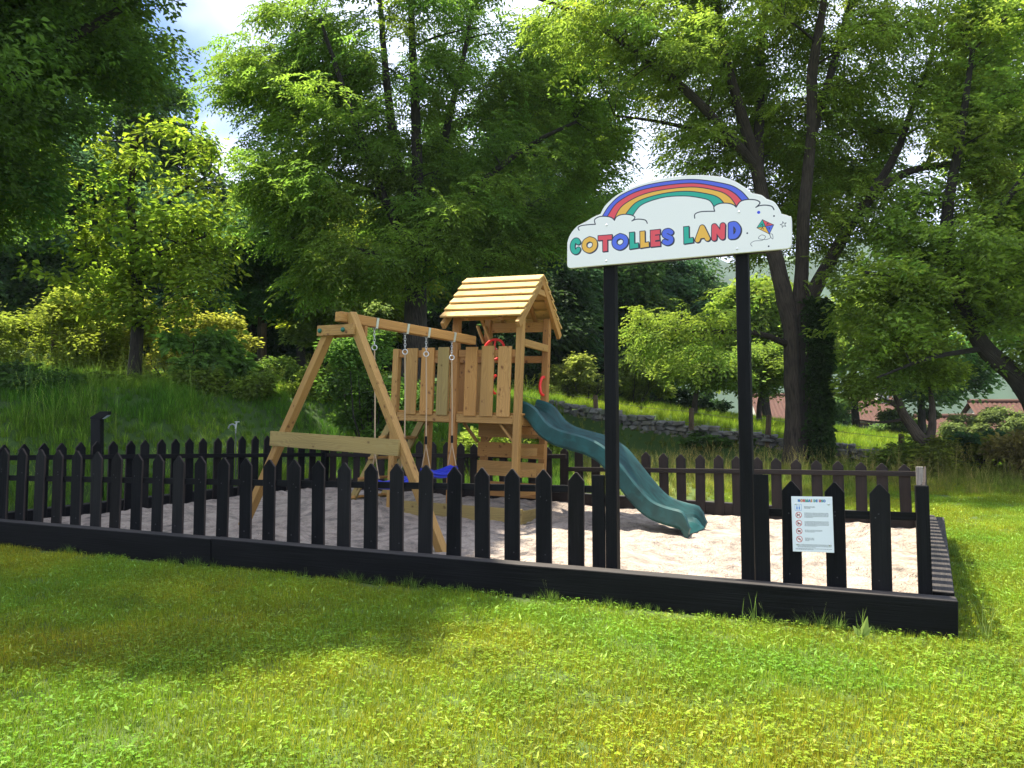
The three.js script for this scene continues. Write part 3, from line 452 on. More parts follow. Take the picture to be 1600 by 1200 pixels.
bush('wall_creeper', 'creeper hanging over the dry stone wall left of the right sign post', 1110, 690, 17.6, [[0, 0, 0, 0.6, 0.18, 0.25, 180], [0.6, -0.05, -0.1, 0.4, 0.2, 0.25, 120]], { seed: 85, color: [0.1, 0.19, 0.04], vary: 0.4, spray: SP.ivy, category: 'creeper' });
bush('garden_shrub', 'leafy shrub hiding the low end of the barn roof', 1425, 660, 34, [[0, 0, 0, 1.1, 0.5, 0.6, 260]], { seed: 86, color: [0.14, 0.22, 0.05], spray: SP.broad, scale: 1.2 });
bush('garden_shrub', 'tall leafy shrub between the ivy trunk and farmhouse wall', 1290, 635, 40, [[0, 0, 0, 1.0, 0.9, 0.7, 300]], { seed: 87, color: [0.1, 0.18, 0.05], spray: SP.broad, scale: 1.3 });

// ------------------------------------------------------------------ picket fences round the sand pit
const TILT = new THREE.Quaternion().setFromAxisAngle(V(1, 0, 0), -4 * Math.PI / 180); // everything upright leans a little down the slope
function picketGeo(h, w, variant) {
  const s = new THREE.Shape(), q = w / 2, k = q * 1.05; s.moveTo(-q, 0); s.lineTo(q, 0); s.lineTo(q, h - k); s.lineTo(0.006, h); s.lineTo(-0.006, h); s.lineTo(-q, h - k); s.closePath();
  const g = new THREE.ExtrudeGeometry(s, { depth: 0.016, bevelEnabled: true, bevelThickness: 0.003, bevelSize: 0.003, bevelSegments: 1 }); g.translate(0, 0, -0.008); woodUV(g, variant, 2.4, 0.6); return g;
}
const PICKETS = [0, 1, 2, 3, 4].map((v) => picketGeo(0.88, 0.122, v)), NARROW = [0, 1, 2, 3].map((v) => picketGeo(0.84, 0.108, v + 2));
function fence(name, label, A, B, topA, topB, out, mat, us, o = {}) {
  const dx = B[0] - A[0], dz = B[1] - A[1], len = Math.hypot(dx, dz), th = Math.atan2(dz, dx), r = rng(o.seed || 3);
  const g = thing(name, label, 'fence', V(A[0], 0, -A[1])); g.rotation.y = th;
  const local = g.quaternion.clone().invert().multiply(TILT).multiply(g.quaternion), lean = V(0, 1, 0).applyQuaternion(local);
  const put = (m, u, y, z) => { m.position.set(u + lean.x * y, lean.y * y, z + lean.z * y); m.quaternion.premultiply(local); return m; };
  const top = (u) => lerp(topA, topB, clamp(u / len, 0, 1)), geo = o.geo || PICKETS, H = o.geo ? 0.84 : 0.88;
  us.forEach((u, i) => {
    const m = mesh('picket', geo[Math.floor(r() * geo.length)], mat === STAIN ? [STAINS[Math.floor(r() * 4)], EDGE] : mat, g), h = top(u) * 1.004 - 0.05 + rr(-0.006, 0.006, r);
    m.scale.y = h / H; m.rotation.z = rr(-0.011, 0.011, r); put(m, u + rr(-0.006, 0.006, r), 0.05, rr(-0.0015, 0.0015, r));
  });
  for (const [u0, u1] of o.rails || [[0, len]]) {
    const m = mesh('rail', timber(0.035, u1 - u0, 0.055, boardNo += 1, 0.004), mat, g); m.rotation.set(0, Math.PI / 2, Math.PI / 2, 'YXZ');
    m.quaternion.setFromRotationMatrix(new THREE.Matrix4().makeBasis(V(0, 0, 1), V(1, 0, 0), V(0, 1, 0)));
    const y = (top((u0 + u1) / 2) - 0.25) * 0.69 + 0.25; m.rotateX(0); put(m, (u0 + u1) / 2, y, -out * 0.0295);
  }
  if (o.screws) {
    const heads = [], y1 = (top(len / 2) - 0.25) * 0.69 + 0.25; for (const u of us) for (const y of [0.31, y1 - 0.012, y1 + 0.014]) { if (r() < 0.3) continue; const k = new THREE.CylinderGeometry(0.0046, 0.0046, 0.003, 8).rotateX(Math.PI / 2), x = u + rr(-0.03, 0.03, r); k.applyQuaternion(local); k.translate(x + lean.x * y, y, out * 0.0125 + lean.z * y); heads.push(k); }
    mesh('screw_heads', mergeGeometries(heads), new THREE.MeshStandardMaterial({ color: C(0.045, 0.045, 0.05), metalness: 0.3, roughness: 0.5 }), g).userData.kind = 'stuff';
  }
  const cuts = [o.from ?? -0.15, ...(o.joints || []), o.to ?? len + 0.15];
  for (let i = 0; i + 1 < cuts.length; i++) {
    const l = cuts[i + 1] - cuts[i] - 0.004, m = mesh('sleeper', timber(o.thick || 0.13, l, 0.28, boardNo += 1, 0.012, 1.6, 0.5), [mat, mat, mat, mat, WORN, mat], g);
    m.quaternion.setFromRotationMatrix(new THREE.Matrix4().makeBasis(V(0, 0, 1), V(1, 0, 0), V(0, 1, 0)));
    m.position.set((cuts[i] + cuts[i + 1]) / 2, 0.11 + (i % 2) * 0.003, out * (0.0125 + (o.thick || 0.13) / 2)); m.rotation.x += rr(-0.004, 0.004, r);
  }
  for (const [u, h, w, m2, label2] of o.posts || []) { const m = mesh('post', timber(w, h, w, boardNo += 1, 0.006), m2 || mat, g); put(m, u, h / 2, -out * (w / 2 - 0.0105) * (o.postOut ?? 1)); if (label2) m.userData.label = label2; }
  return g;
}
const GREYWOOD = new THREE.MeshStandardMaterial({ color: C(0.3, 0.285, 0.26), map: stainTex, bumpMap: stainBump, bumpScale: 0.006, roughness: 0.9 });
const span = (a, b, s) => { const o = []; for (let u = a; u < b; u += s) o.push(u); return o; };
fence('picket_fence', 'black front picket fence on a sleeper kerb, open below the rainbow sign', FL, FR, 0.965, 0.945, 1, STAIN, [...span(0.1, 6.6, 0.2582), 8.12, 8.405, 8.685],
  { rails: [[0, 6.75], [7.9, 8.95]], joints: [3.2], from: -0.15, to: 9.12, seed: 11, screws: true, posts: [[8.95, 0.95, 0.082]] });
fence('picket_fence', 'dark left side picket fence below the grassy bank and bollard lamp', FL, BL, 0.98, 0.9, -1, STAIN, span(0.24, 4.6, 0.2), { geo: NARROW, joints: [2.4], from: 0.02, to: 4.72, seed: 12, thick: 0.12, posts: [[4.66, 0.9, 0.09]] });
fence('picket_fence', 'brown rear picket fence behind the green slide and tower', BL, BR, 0.86, 0.77, -1, STAIN2, span(0.16, 8.0, 0.2205), { geo: NARROW, joints: [2.4, 4.8], from: 0.03, to: 8.14, seed: 13, thick: 0.12, rails: [[0, 3.96], [3.964, 8.04]], posts: [[8.02, 0.765, 0.07, GREYWOOD, 'weathered grey fence post']] });
fence('picket_fence', 'right side picket fence seen end on behind the corner post', FR, BR, 0.945, 0.77, 1, STAIN, span(0.2, 3.6, 0.2), { geo: NARROW, from: 0.12, to: 3.7, seed: 14, thick: 0.14, joints: [1.9] });

// ------------------------------------------------------------------ rainbow sign over the entrance
{
  const g = thing('entrance_sign', 'cloud shaped white rainbow sign on two black posts over the fence opening', 'sign', V(0.745, 0, -6.36));
  g.quaternion.copy(TILT).multiply(new THREE.Quaternion().setFromAxisAngle(V(0, 1, 0), Math.atan2(-0.42, 0.955)));
  for (const [x, top] of [[0.018, 2.8], [1.012, 2.8]]) { const m = mesh('post', timber(0.09, top, 0.09, x > 0.5 ? 1 : 4, 0.006), STAIN, g); m.position.set(x, top / 2, 0); }
  // half pickets nailed to the posts
  for (const [x, h] of [[-0.083, 0.935], [1.113, 0.955]]) { const m = mesh('picket', timber(0.1, h - 0.1, 0.022, x > 0.5 ? 2 : 3, 0.003), STAIN, g); m.position.set(x, 0.1 + (h - 0.1) / 2, 0.03); }
  for (const y of [2.59, 2.85]) { const m = mesh('batten', timber(0.045, 1.36, 0.07, y > 2.7 ? 1 : 2, 0.004), STAIN2, g); m.quaternion.setFromRotationMatrix(new THREE.Matrix4().makeBasis(V(0, 0, 1), V(1, 0, 0), V(0, 1, 0))); m.position.set(0.52, y, -0.069); }
  const under = mesh('support_beam', timber(0.02, 1.42, 0.034, 3, 0.003), STAIN2, g); under.quaternion.setFromRotationMatrix(new THREE.Matrix4().makeBasis(V(0, 0, 1), V(1, 0, 0), V(0, 1, 0))); under.position.set(0.56, 2.545, 0.056);
  const curve = (pts, n = 8) => new THREE.SplineCurve(pts.map((p) => new THREE.Vector2(...p))).getPoints(n * (pts.length - 1));
  // outline: straight foot, rounded corners, then the cloud edge bump by bump
  const up = [[[1.362, 2.57], [1.365, 2.737], [1.349, 2.762], [1.297, 2.785]], [[1.297, 2.785], [1.287, 2.815], [1.252, 2.873], [1.199, 2.903]], [[1.199, 2.903], [1.162, 2.936], [1.103, 2.955]], [[1.103, 2.955], [1.044, 3.011], [0.968, 3.067], [0.857, 3.112], [0.664, 3.145], [0.478, 3.149], [0.334, 3.136], [0.201, 3.105], [0.09, 3.058], [0.008, 2.994], [-0.03, 2.932]], [[-0.03, 2.932], [-0.087, 2.915], [-0.15, 2.885], [-0.214, 2.862]], [[-0.214, 2.862], [-0.253, 2.828], [-0.285, 2.784], [-0.301, 2.735]]];
  const s = new THREE.Shape(); s.moveTo(-0.303, 2.566); s.quadraticCurveTo(-0.302, 2.537, -0.27, 2.535); s.lineTo(1.33, 2.535); s.quadraticCurveTo(1.36, 2.537, 1.362, 2.57);
  for (const seg of up) for (const p of curve(seg, 5).slice(1)) s.lineTo(p.x, p.y);
  s.closePath();
  const body = new THREE.ExtrudeGeometry(s, { depth: 0.018, bevelEnabled: true, bevelThickness: 0.002, bevelSize: 0.002, bevelSegments: 1 });
  const panel = mesh('sign_panel', body, new THREE.MeshStandardMaterial({ color: C(0.75, 0.74, 0.72), roughness: 0.4 }), g); panel.position.z = 0.071;
  const K = 1150, X0 = -0.31, Y1 = 3.155, cw = Math.round(1.68 * K), ch = Math.round(0.63 * K), cv = document.createElement('canvas'); cv.width = cw; cv.height = ch;
  const c = cv.getContext('2d'), T = (p) => [(p[0] - X0) * K, (Y1 - p[1]) * K];
  c.fillStyle = '#e6e4e0'; c.fillRect(0, 0, cw, ch); c.lineJoin = c.lineCap = 'round';
  const path = (pts) => { pts.forEach((p, i) => { const q = T([p.x ?? p[0], p.y ?? p[1]]); i ? c.lineTo(...q) : c.moveTo(...q); }); };
  const INK = '#14172e', arcs = [
    [[-0.017, 2.912], [0.046, 2.996], [0.152, 3.069], [0.358, 3.117], [0.664, 3.115], [0.912, 3.051], [1.016, 2.992], [1.08, 2.915]], [[0.026, 2.911], [0.114, 3.012], [0.31, 3.083], [0.652, 3.088], [0.889, 3.025], [0.977, 2.974], [1.031, 2.91]],
    [[0.076, 2.876], [0.151, 2.982], [0.346, 3.053], [0.651, 3.059], [0.855, 3.006], [0.944, 2.949], [0.992, 2.872]], [[0.165, 2.905], [0.261, 2.995], [0.452, 3.033], [0.639, 3.029], [0.799, 2.987], [0.866, 2.953], [0.904, 2.908]], [[0.226, 2.895], [0.296, 2.967], [0.452, 3.003], [0.616, 2.996], [0.742, 2.965], [0.803, 2.937], [0.831, 2.89]]].map((a) => curve(a, 10));
  ['#4a5cd0', '#dc4650', '#e6ae3c', '#0fa08a'].forEach((col, i) => { c.beginPath(); path([...arcs[i], ...[...arcs[i + 1]].reverse()]); c.closePath(); c.fillStyle = col; c.fill(); });
  c.strokeStyle = INK; c.lineWidth = 0.0065 * K; arcs.forEach((a) => { c.beginPath(); path(a); c.stroke(); });
  // clouds: white over the feet of the rainbow, then their ink
  const cl = [[[-0.204, 2.824], [-0.212, 2.845], [-0.189, 2.858], [-0.13, 2.86], [-0.072, 2.857]], [[-0.072, 2.857], [-0.077, 2.894], [-0.036, 2.913], [0.026, 2.907], [0.063, 2.891], [0.081, 2.871]], [[0.081, 2.871], [0.101, 2.899], [0.15, 2.91], [0.211, 2.899], [0.241, 2.877], [0.223, 2.853]], [[0.217, 2.852], [0.259, 2.861], [0.319, 2.848], [0.336, 2.821]]];
  const cr = [[[0.691, 2.821], [0.694, 2.851], [0.74, 2.864], [0.836, 2.856]], [[0.836, 2.856], [0.833, 2.891], [0.876, 2.909], [0.932, 2.904], [0.97, 2.888], [0.989, 2.869]], [[0.989, 2.869], [1.02, 2.906], [1.069, 2.915], [1.129, 2.904], [1.155, 2.88], [1.128, 2.852]], [[1.126, 2.852], [1.15, 2.86], [1.193, 2.86], [1.235, 2.846], [1.25, 2.82]]];
  for (const set of [cl, cr]) {
    const all = set.map((a) => curve(a, 8)), flat = all.flat(); c.fillStyle = '#e6e4e0'; c.beginPath(); path([...flat, [flat[flat.length - 1].x, 2.8], [flat[0].x, 2.8]]); c.closePath(); c.fill();
    c.lineWidth = 0.0075 * K; all.forEach((a) => { c.beginPath(); path(a); c.stroke(); });
  }
  // chunky letters drawn as fat strokes in a unit box
  const G = {
    C: [[[0.95, 0.82], [0.75, 0.98], [0.45, 1], [0.15, 0.82], [0.02, 0.5], [0.15, 0.16], [0.45, 0], [0.75, 0.03], [0.95, 0.2]]], O: [[[0.5, 1], [0.12, 0.82], [0, 0.5], [0.12, 0.18], [0.5, 0], [0.88, 0.18], [1, 0.5], [0.88, 0.82], [0.5, 1]]],
    T: [[[0, 1], [1, 0.98]], [[0.5, 0.98], [0.5, 0]]], L: [[[0.08, 1], [0.08, 0], [1, 0.02]]], E: [[[0.98, 1], [0.06, 1], [0.06, 0], [1, 0]], [[0.06, 0.5], [0.85, 0.52]]],
    S: [[[0.95, 0.86], [0.6, 1], [0.15, 0.95], [0.08, 0.7], [0.45, 0.53], [0.9, 0.36], [0.88, 0.1], [0.45, 0], [0.05, 0.12]]], A: [[[0, 0], [0.48, 1], [1, 0.04]], [[0.25, 0.3], [0.75, 0.32]]], N: [[[0.02, 0], [0.05, 1], [0.92, 0.03], [0.98, 1]]], D: [[[0.06, 0], [0.08, 1]], [[0.08, 1], [0.6, 0.98], [0.98, 0.65], [0.95, 0.3], [0.6, 0.02], [0.06, 0]]] };
  const TEAL = '#12a58f', GOLD = '#e6ae3c', ROSE = '#dc4650', SKYB = '#4a64d6', word = [['C', -0.28, -0.189, TEAL], ['O', -0.183, -0.056, GOLD], ['T', -0.052, 0.062, ROSE], ['O', 0.058, 0.188, SKYB], ['L', 0.194, 0.267, TEAL], ['L', 0.275, 0.348, GOLD], ['E', 0.355, 0.435, ROSE], ['S', 0.442, 0.537, SKYB], ['L', 0.605, 0.679, TEAL], ['A', 0.689, 0.801, GOLD], ['N', 0.808, 0.913, ROSE], ['D', 0.925, 1.02, SKYB]];
  for (const [ch2, x0, x1, col] of word) {
    const lw = 0.034, m = lw / 2 + 0.003, strokes = G[ch2].map((a) => { const q = a.map(([u, v]) => [lerp(x0 + m, x1 - m, u), lerp(2.637 + m, 2.766 - m, v)]); return 'COSD'.includes(ch2) && a.length > 4 ? curve(q, 8) : q; });
    const run = (w, st, dx, dy) => { c.save(); c.translate(dx * K, dy * K); c.lineWidth = w * K; c.strokeStyle = st; strokes.forEach((a) => { c.beginPath(); path(a); c.stroke(); }); c.restore(); };
    c.lineCap = 'TLE'.includes(ch2) ? 'square' : 'round'; c.lineJoin = 'TLE'.includes(ch2) ? 'miter' : 'round'; run(lw + 0.009, INK, 0.006, 0.006); run(lw + 0.012, INK, 0, 0); run(lw, col, 0, 0);
  }
  c.lineCap = c.lineJoin = 'round';
  // kite, its tail, star and dots
  const kt = [[1.169, 2.758], [1.246, 2.712], [1.215, 2.649], [1.13, 2.703]], mid = [1.189, 2.707];
  [ROSE, SKYB, GOLD, TEAL].forEach((col, i) => { c.beginPath(); path([kt[i], kt[(i + 1) % 4], mid]); c.closePath(); c.fillStyle = col; c.fill(); c.lineWidth = 0.0035 * K; c.strokeStyle = INK; c.stroke(); });
  for (const [x, y, rot] of [[1.165, 2.72, 0.4], [1.205, 2.722, -0.3], [1.168, 2.695, 0.2], [1.213, 2.69, 0.9]]) { c.save(); c.translate(...T([x, y])); c.rotate(rot); c.lineWidth = 0.004 * K; c.beginPath(); c.moveTo(-0.008 * K, 0.006 * K); c.lineTo(0, -0.008 * K); c.lineTo(0.008 * K, 0.006 * K); c.stroke(); c.restore(); }
  c.lineWidth = 0.003 * K; c.beginPath(); path(curve([[1.215, 2.649], [1.222, 2.623], [1.188, 2.612], [1.14, 2.625], [1.16, 2.648], [1.188, 2.634], [1.166, 2.609], [1.112, 2.609], [1.085, 2.592], [1.095, 2.573]], 10)); c.stroke();
  c.beginPath(); path(curve([[1.215, 2.649], [1.235, 2.645], [1.238, 2.612], [1.224, 2.625], [1.215, 2.649]], 8)); c.stroke();
  for (const [x, y, q, col] of [[1.145, 2.813, 0.011, '#2a3fd0'], [1.249, 2.775, 0.006, INK], [1.063, 2.671, 0.006, INK], [1.208, 2.562, 0.006, INK]]) { c.beginPath(); c.arc(...T([x, y]), q * K, 0, 7); c.fillStyle = col; c.fill(); }
  c.beginPath(); path(Array.from({ length: 11 }, (_, i) => { const a = i * Math.PI / 5 + Math.PI / 2 + 0.2, q = i % 2 ? 0.009 : 0.022; return [1.311 + Math.cos(a) * q, 2.707 + Math.sin(a) * q]; })); c.lineWidth = 0.003 * K; c.stroke();
  const tex = new THREE.CanvasTexture(cv); tex.colorSpace = THREE.SRGBColorSpace; tex.anisotropy = 8;
  const face = new THREE.ShapeGeometry(s, 12), fp = face.attributes.position, uv = new Float32Array(fp.count * 2);
  for (let i = 0; i < fp.count; i++) { uv[2 * i] = (fp.getX(i) - X0) * K / cw; uv[2 * i + 1] = 1 - (Y1 - fp.getY(i)) * K / ch; }
  face.setAttribute('uv', new THREE.BufferAttribute(uv, 2));
  const pr = mesh('printed_face', face, new THREE.MeshStandardMaterial({ map: tex, roughness: 0.38 }), g); pr.position.z = 0.0935;
  for (const [x, y] of [[0.014, 2.563], [0.99, 2.564], [0.02, 2.84], [1.01, 2.83]]) { const m = mesh('screw', new THREE.SphereGeometry(0.008, 10, 6), ZINC, g); m.scale.z = 0.5; m.position.set(x, y, 0.0945); }
}

// ------------------------------------------------------------------ rules notice screwed to the front pickets
{
  const g = thing('rules_notice', 'white notice of rules with red prohibition circles screwed on front pickets', 'notice', V(1.925, 0.475, -5.797));
  g.quaternion.copy(TILT).multiply(new THREE.Quaternion().setFromAxisAngle(V(0, 1, 0), Math.atan2(-0.3716, 0.9285))).multiply(new THREE.Quaternion().setFromAxisAngle(V(0, 0, 1), 0.008));
  const w = 0.265, h = 0.375, cv = document.createElement('canvas'); cv.width = 600; cv.height = 810; const c = cv.getContext('2d');
  c.fillStyle = '#d8dde3'; c.fillRect(0, 0, 600, 810); c.font = 'bold 50px sans-serif'; c.lineJoin = 'round';
  const cols = ['#3a76c4', '#d88a30', '#d04444', '#3a9a8a']; let x = 92; [...'NORMAS DE USO'].forEach((ch, i) => { c.lineWidth = 7; c.strokeStyle = '#30343c'; c.strokeText(ch, x, 76); c.fillStyle = cols[i % 4]; c.lineWidth = 3; c.strokeStyle = cols[i % 4]; c.fillText(ch, x, 76); c.strokeText(ch, x, 76); x += c.measureText(ch).width + 1; });
  const r = rng(5), lines = (y, n, x0, x1) => { c.fillStyle = '#4a4f57'; for (let k = 0; k < n; k++) { let q = x0; const end = k === n - 1 ? lerp(x0, x1, 0.3 + 0.4 * r()) : x1; while (q < end) { const l = 8 + 26 * r(); c.fillRect(q, y + k * 13, Math.min(l, end - q), 6); q += l + 6; } } };
  c.strokeStyle = '#3a76c4'; c.lineWidth = 4; c.strokeRect(48, 112, 96, 92); c.fillStyle = '#3a76c4'; for (const q of [78, 112]) { c.beginPath(); c.arc(q, 138, 8, 0, 7); c.fill(); c.fillRect(q - 9, 150, 18, 40); }
  for (const [y, bar, k] of [[272, 1, 0], [392, 1, 1], [510, 1, 2], [628, 1, 3]]) {
    c.fillStyle = '#ece9ea'; c.beginPath(); c.arc(100, y, 44, 0, 7); c.fill(); c.fillStyle = '#23252c';
    if (k === 0) { c.fillRect(72, y - 8, 40, 16); c.fillRect(106, y - 22, 10, 22); c.fillRect(76, y + 8, 7, 16); c.fillRect(102, y + 8, 7, 16); } else if (k === 1) { c.fillRect(78, y - 18, 20, 40); c.fillRect(104, y - 4, 20, 24); } else if (k === 2) { c.beginPath(); c.arc(92, y, 16, 0, 7); c.fill(); c.fillRect(106, y - 14, 14, 34); } else { c.fillRect(74, y - 5, 52, 9); c.fillRect(96, y - 22, 6, 40); }
    c.strokeStyle = '#b02a30'; c.lineWidth = 9; c.beginPath(); c.arc(100, y, 42, 0, 7); c.stroke(); c.beginPath(); c.moveTo(70, y - 30); c.lineTo(130, y + 30); c.stroke();
  }
  lines(142, 3, 185, 345); lines(236, 6, 185, 540); lines(362, 6, 185, 540); lines(490, 3, 185, 440); lines(606, 4, 185, 320); lines(702, 4, 70, 570); lines(762, 2, 40, 570);
  const tex = new THREE.CanvasTexture(cv); tex.colorSpace = THREE.SRGBColorSpace;
  const b = mesh('panel', new RoundedBoxGeometry(w, h, 0.006, 1, 0.002), new THREE.MeshStandardMaterial({ color: C(0.68, 0.7, 0.72), roughness: 0.4 }), g); b.position.set(w / 2, h / 2, 0);
  const f = mesh('printed_face', new THREE.PlaneGeometry(w - 0.004, h - 0.004), new THREE.MeshStandardMaterial({ map: tex, roughness: 0.4 }), g); f.position.set(w / 2, h / 2, 0.0042);
  for (const [sx, sy] of [[0.03, 0.325], [0.24, 0.325], [0.03, 0.052], [0.24, 0.052]]) { const m = mesh('screw', new THREE.SphereGeometry(0.008, 10, 6), ZINC, g); m.scale.z = 0.5; m.position.set(sx, sy, 0.005); }
}

// ------------------------------------------------------------------ wooden play tower with swing beam and slide
const PLAY = thing('play_set', 'wooden play tower with pitched roof, swing beam, ladder and green slide', 'playground set', V(-0.73, 0.1, -9.9));
PLAY.quaternion.copy(TILT).multiply(new THREE.Quaternion().setFromAxisAngle(V(0, 1, 0), -25 * Math.PI / 180)).multiply(new THREE.Quaternion().setFromAxisAngle(V(0, 0, 1), -2.3 * Math.PI / 180));
PLAY.updateMatrixWorld(true);
const toPlay = (v) => PLAY.worldToLocal(v.clone());
{
  const p = (x, y, d) => V(x, y, -d), X = V(1, 0, 0), Z = V(0, 0, 1), D = 0.77, pick = (a, i) => a[i % a.length];
  for (const [x, d, h] of [[0, 0, 2.34], [0.83, 0, 2.36], [0.03, D, 2.4], [0.83, D, 2.4], [-0.82, 0, 1.96], [-0.79, D, 1.98]]) plank('post', p(x, -0.2, d), p(x, h, d), 0.082, 0.082, pick(PINE, Math.round(h * 50 + d)), PLAY, X, 0.008);
  // platform
  for (let i = 0; i < 8; i++) plank('floor_board', p(-0.88, 1.205, 0.05 + i * 0.1), p(0.88, 1.205, 0.05 + i * 0.1), 0.092, 0.025, pick(PINE, i), PLAY, Z);
  for (const d of [-0.003, D + 0.003]) for (const [x0, x1] of [[-0.775, -0.045], [0.045, 0.785]]) { plank('rail', p(x0, 1.14, d), p(x1, 1.14, d), 0.1, 0.045, PINE[2], PLAY, V(0, 1, 0)); plank('rail', p(x0, 1.9, d), p(x1, 1.9, d), 0.085, 0.045, PINE[1], PLAY, V(0, 1, 0)); }
  plank('rail', p(-0.75, 1.985, D), p(0.0, 1.985, D), 0.06, 0.03, PINE[3], PLAY, Z);
  plank('rail', p(0.825, 1.14, 0.045), p(0.825, 1.14, D - 0.045), 0.12, 0.04, PINE[3], PLAY, V(0, 1, 0)); plank('rail', p(0.85, 2.03, 0.043), p(0.85, 2.03, D - 0.043), 0.085, 0.045, PINE[2], PLAY, V(0, 1, 0));
  plank('rail', p(-0.8, 1.14, 0.045), p(-0.8, 1.14, D - 0.045), 0.1, 0.04, PINE[0], PLAY, V(0, 1, 0));
  // pickets of the parapets
  const front = grp('front_panel', PLAY); [[0.152, 0.308], [0.362, 0.525], [0.578, 0.745], [-0.66, -0.503], [-0.446, -0.272], [-0.22, -0.068]].forEach(([a, b], i) => plank('board', p((a + b) / 2, 1.168, -0.038), p((a + b) / 2, [1.975, 1.985, 1.98, 1.965, 1.97, 1.975][i], -0.038), b - a, 0.024, [PINE[0], PINE[2], PINE[3], PINE[2], PINE[0], GREENPINE][i], front, X));
  const rear = grp('rear_panel', PLAY); [-0.6, -0.36, -0.14].forEach((x, i) => plank('board', p(x, 1.17, D + 0.04), p(x, 1.97, D + 0.04), 0.15, 0.024, PINE[i], rear, X));
  plank('board', p(0.22, 1.17, D + 0.04), p(0.22, 1.97, D + 0.04), 0.12, 0.024, PINE[1], rear, X);
  // climbing boards below the platform
  const climb = grp('climbing_wall', PLAY); [[0.928, 1.11], [0.683, 0.865], [0.455, 0.636], [0.204, 0.384]].forEach(([a, b], i) => plank('board', p(-0.03, (a + b) / 2, D - 0.055), p(0.872, (a + b) / 2, D - 0.055), b - a, 0.024, [PINE[2], PINE[0], PINE[3], PINE[1]][i], climb, V(0, 1, 0)));
  [1.0, 0.75, 0.5, 0.28].forEach((y, i) => plank('board', p(0.79, y + 0.02, 0.05), p(0.79, y + 0.02, D - 0.1), 0.09, 0.02, PINE[(i + 1) % 4], climb, V(0, 1, 0)));
  // braces under the platform
  for (const [x, q, d] of [[0.79, -1, 0.06], [-0.06, -1, D - 0.02], [0.07, 1, D - 0.02]]) plank('brace', p(x, 0.86, d), p(x + q * 0.2, 1.09, d), 0.055, 0.03, PINE[2], PLAY, Z);
  // roof: overlapping boards on two pairs of rafters
  const roof = grp('roof', PLAY), ry = 2.862, rz = 0.385, ey = 2.283, ez = -0.2, sl = Math.hypot(ry - ey, rz - ez);
  for (const side of [0, 1]) {
    const q = (t, off) => { const z0 = lerp(ez, rz, t), y0 = lerp(ey, ry, t), nx = (ry - ey) / sl, ny = (rz - ez) / sl; const d = side ? 2 * rz - (z0 - nx * off) : z0 - nx * off; return [d, y0 + ny * off]; };
    for (let i = 0; i < 6; i++) {
      const [d0, y0] = q(i / 6 - 0.014, 0.046), [d1, y1] = q((i + 1.28) / 6 > 1.02 ? 1.0 : (i + 1.28) / 6, 0.006), m = new THREE.Vector2((d0 + d1) / 2, (y0 + y1) / 2), w = Math.hypot(d1 - d0, y1 - y0), jag = rr(-0.006, 0.006);
      plank('roof_board', p(-0.1 + jag, m.y, m.x), p(0.935 + jag, m.y, m.x), w, 0.022, ROOFPINE[(i * 2 + side) % 3], roof, V(0, y1 - y0, -(d1 - d0)));
    }
    for (const x of [-0.06, 0.9]) { const [d0, y0] = q(-0.1, -0.035), [d1, y1] = q(0.985, -0.035); plank('rafter', p(x, y0, d0), p(x, y1, d1), 0.045, 0.085, PINE[side ? 0 : 2], roof, X, 0.004); }
    for (const x of [0.2, 0.64]) { const [d0, y0] = q(0.03, -0.022), [d1, y1] = q(0.96, -0.022); plank('batten', p(x, y0, d0), p(x, y1, d1), 0.05, 0.03, PINE[1], roof, X); }
  }
  plank('tie_beam', p(0.9, 2.66, rz - 0.15), p(0.9, 2.66, rz + 0.15), 0.07, 0.03, PINE[3], roof, V(0, 1, 0));
  plank('eave_beam', p(0.05, 2.3, D + 0.005), p(0.79, 2.3, D + 0.005), 0.12, 0.03, PINE[0], roof, V(0, 1, 0)); plank('eave_beam', p(0.045, 2.32, -0.005), p(0.785, 2.32, -0.005), 0.06, 0.03, PINE[0], roof, V(0, 1, 0));
  for (const x of [0.0, 0.1]) plank('brace', p(x + 0.0, 2.1, D - 0.06), p(x - 0.1, 2.32, D - 0.06), 0.05, 0.028, PINE[3], PLAY, Z);
  // kerb of the sand box under the tower
  plank('kerb_board', p(-0.72, 0.055, -0.1), p(0.98, 0.06, -0.1), 0.17, 0.03, GREENPINE, PLAY, V(0, 1, 0)); plank('kerb_board', p(0.965, 0.05, -0.083), p(0.965, 0.05, 0.6), 0.15, 0.03, GREENPINE, PLAY, V(0, 1, 0));
  // steering wheel
  const wheel = grp('steering_wheel', PLAY); wheel.position.copy(p(0.2, 2.01, 0.6)); wheel.rotation.x = -0.25;
  mesh('rim', new THREE.TorusGeometry(0.135, 0.016, 8, 28), RED, wheel); mesh('hub', new THREE.CylinderGeometry(0.035, 0.035, 0.05, 14).rotateX(Math.PI / 2), RED, wheel);
  for (let k = 0; k < 3; k++) { const a = Math.PI / 2 + k * 2.094; mesh('spoke', tube([V(Math.cos(a) * 0.03, Math.sin(a) * 0.03, 0), V(Math.cos(a) * 0.13, Math.sin(a) * 0.13, 0)], 0.013, 7), RED, wheel); }
  // grab handles
  for (const [x, y, d] of [[0.2, 1.58, 0.68], [0.84, 1.57, 0.7]]) { const z = -d; mesh('handle', tube(smooth([[x, y - 0.11, z, 1], [x - 0.005, y - 0.095, z + 0.05, 1], [x - 0.02, y, z + 0.065, 1], [x - 0.005, y + 0.095, z + 0.05, 1], [x, y + 0.11, z, 1]], 20)[0], 0.018, 8), RED, PLAY); }
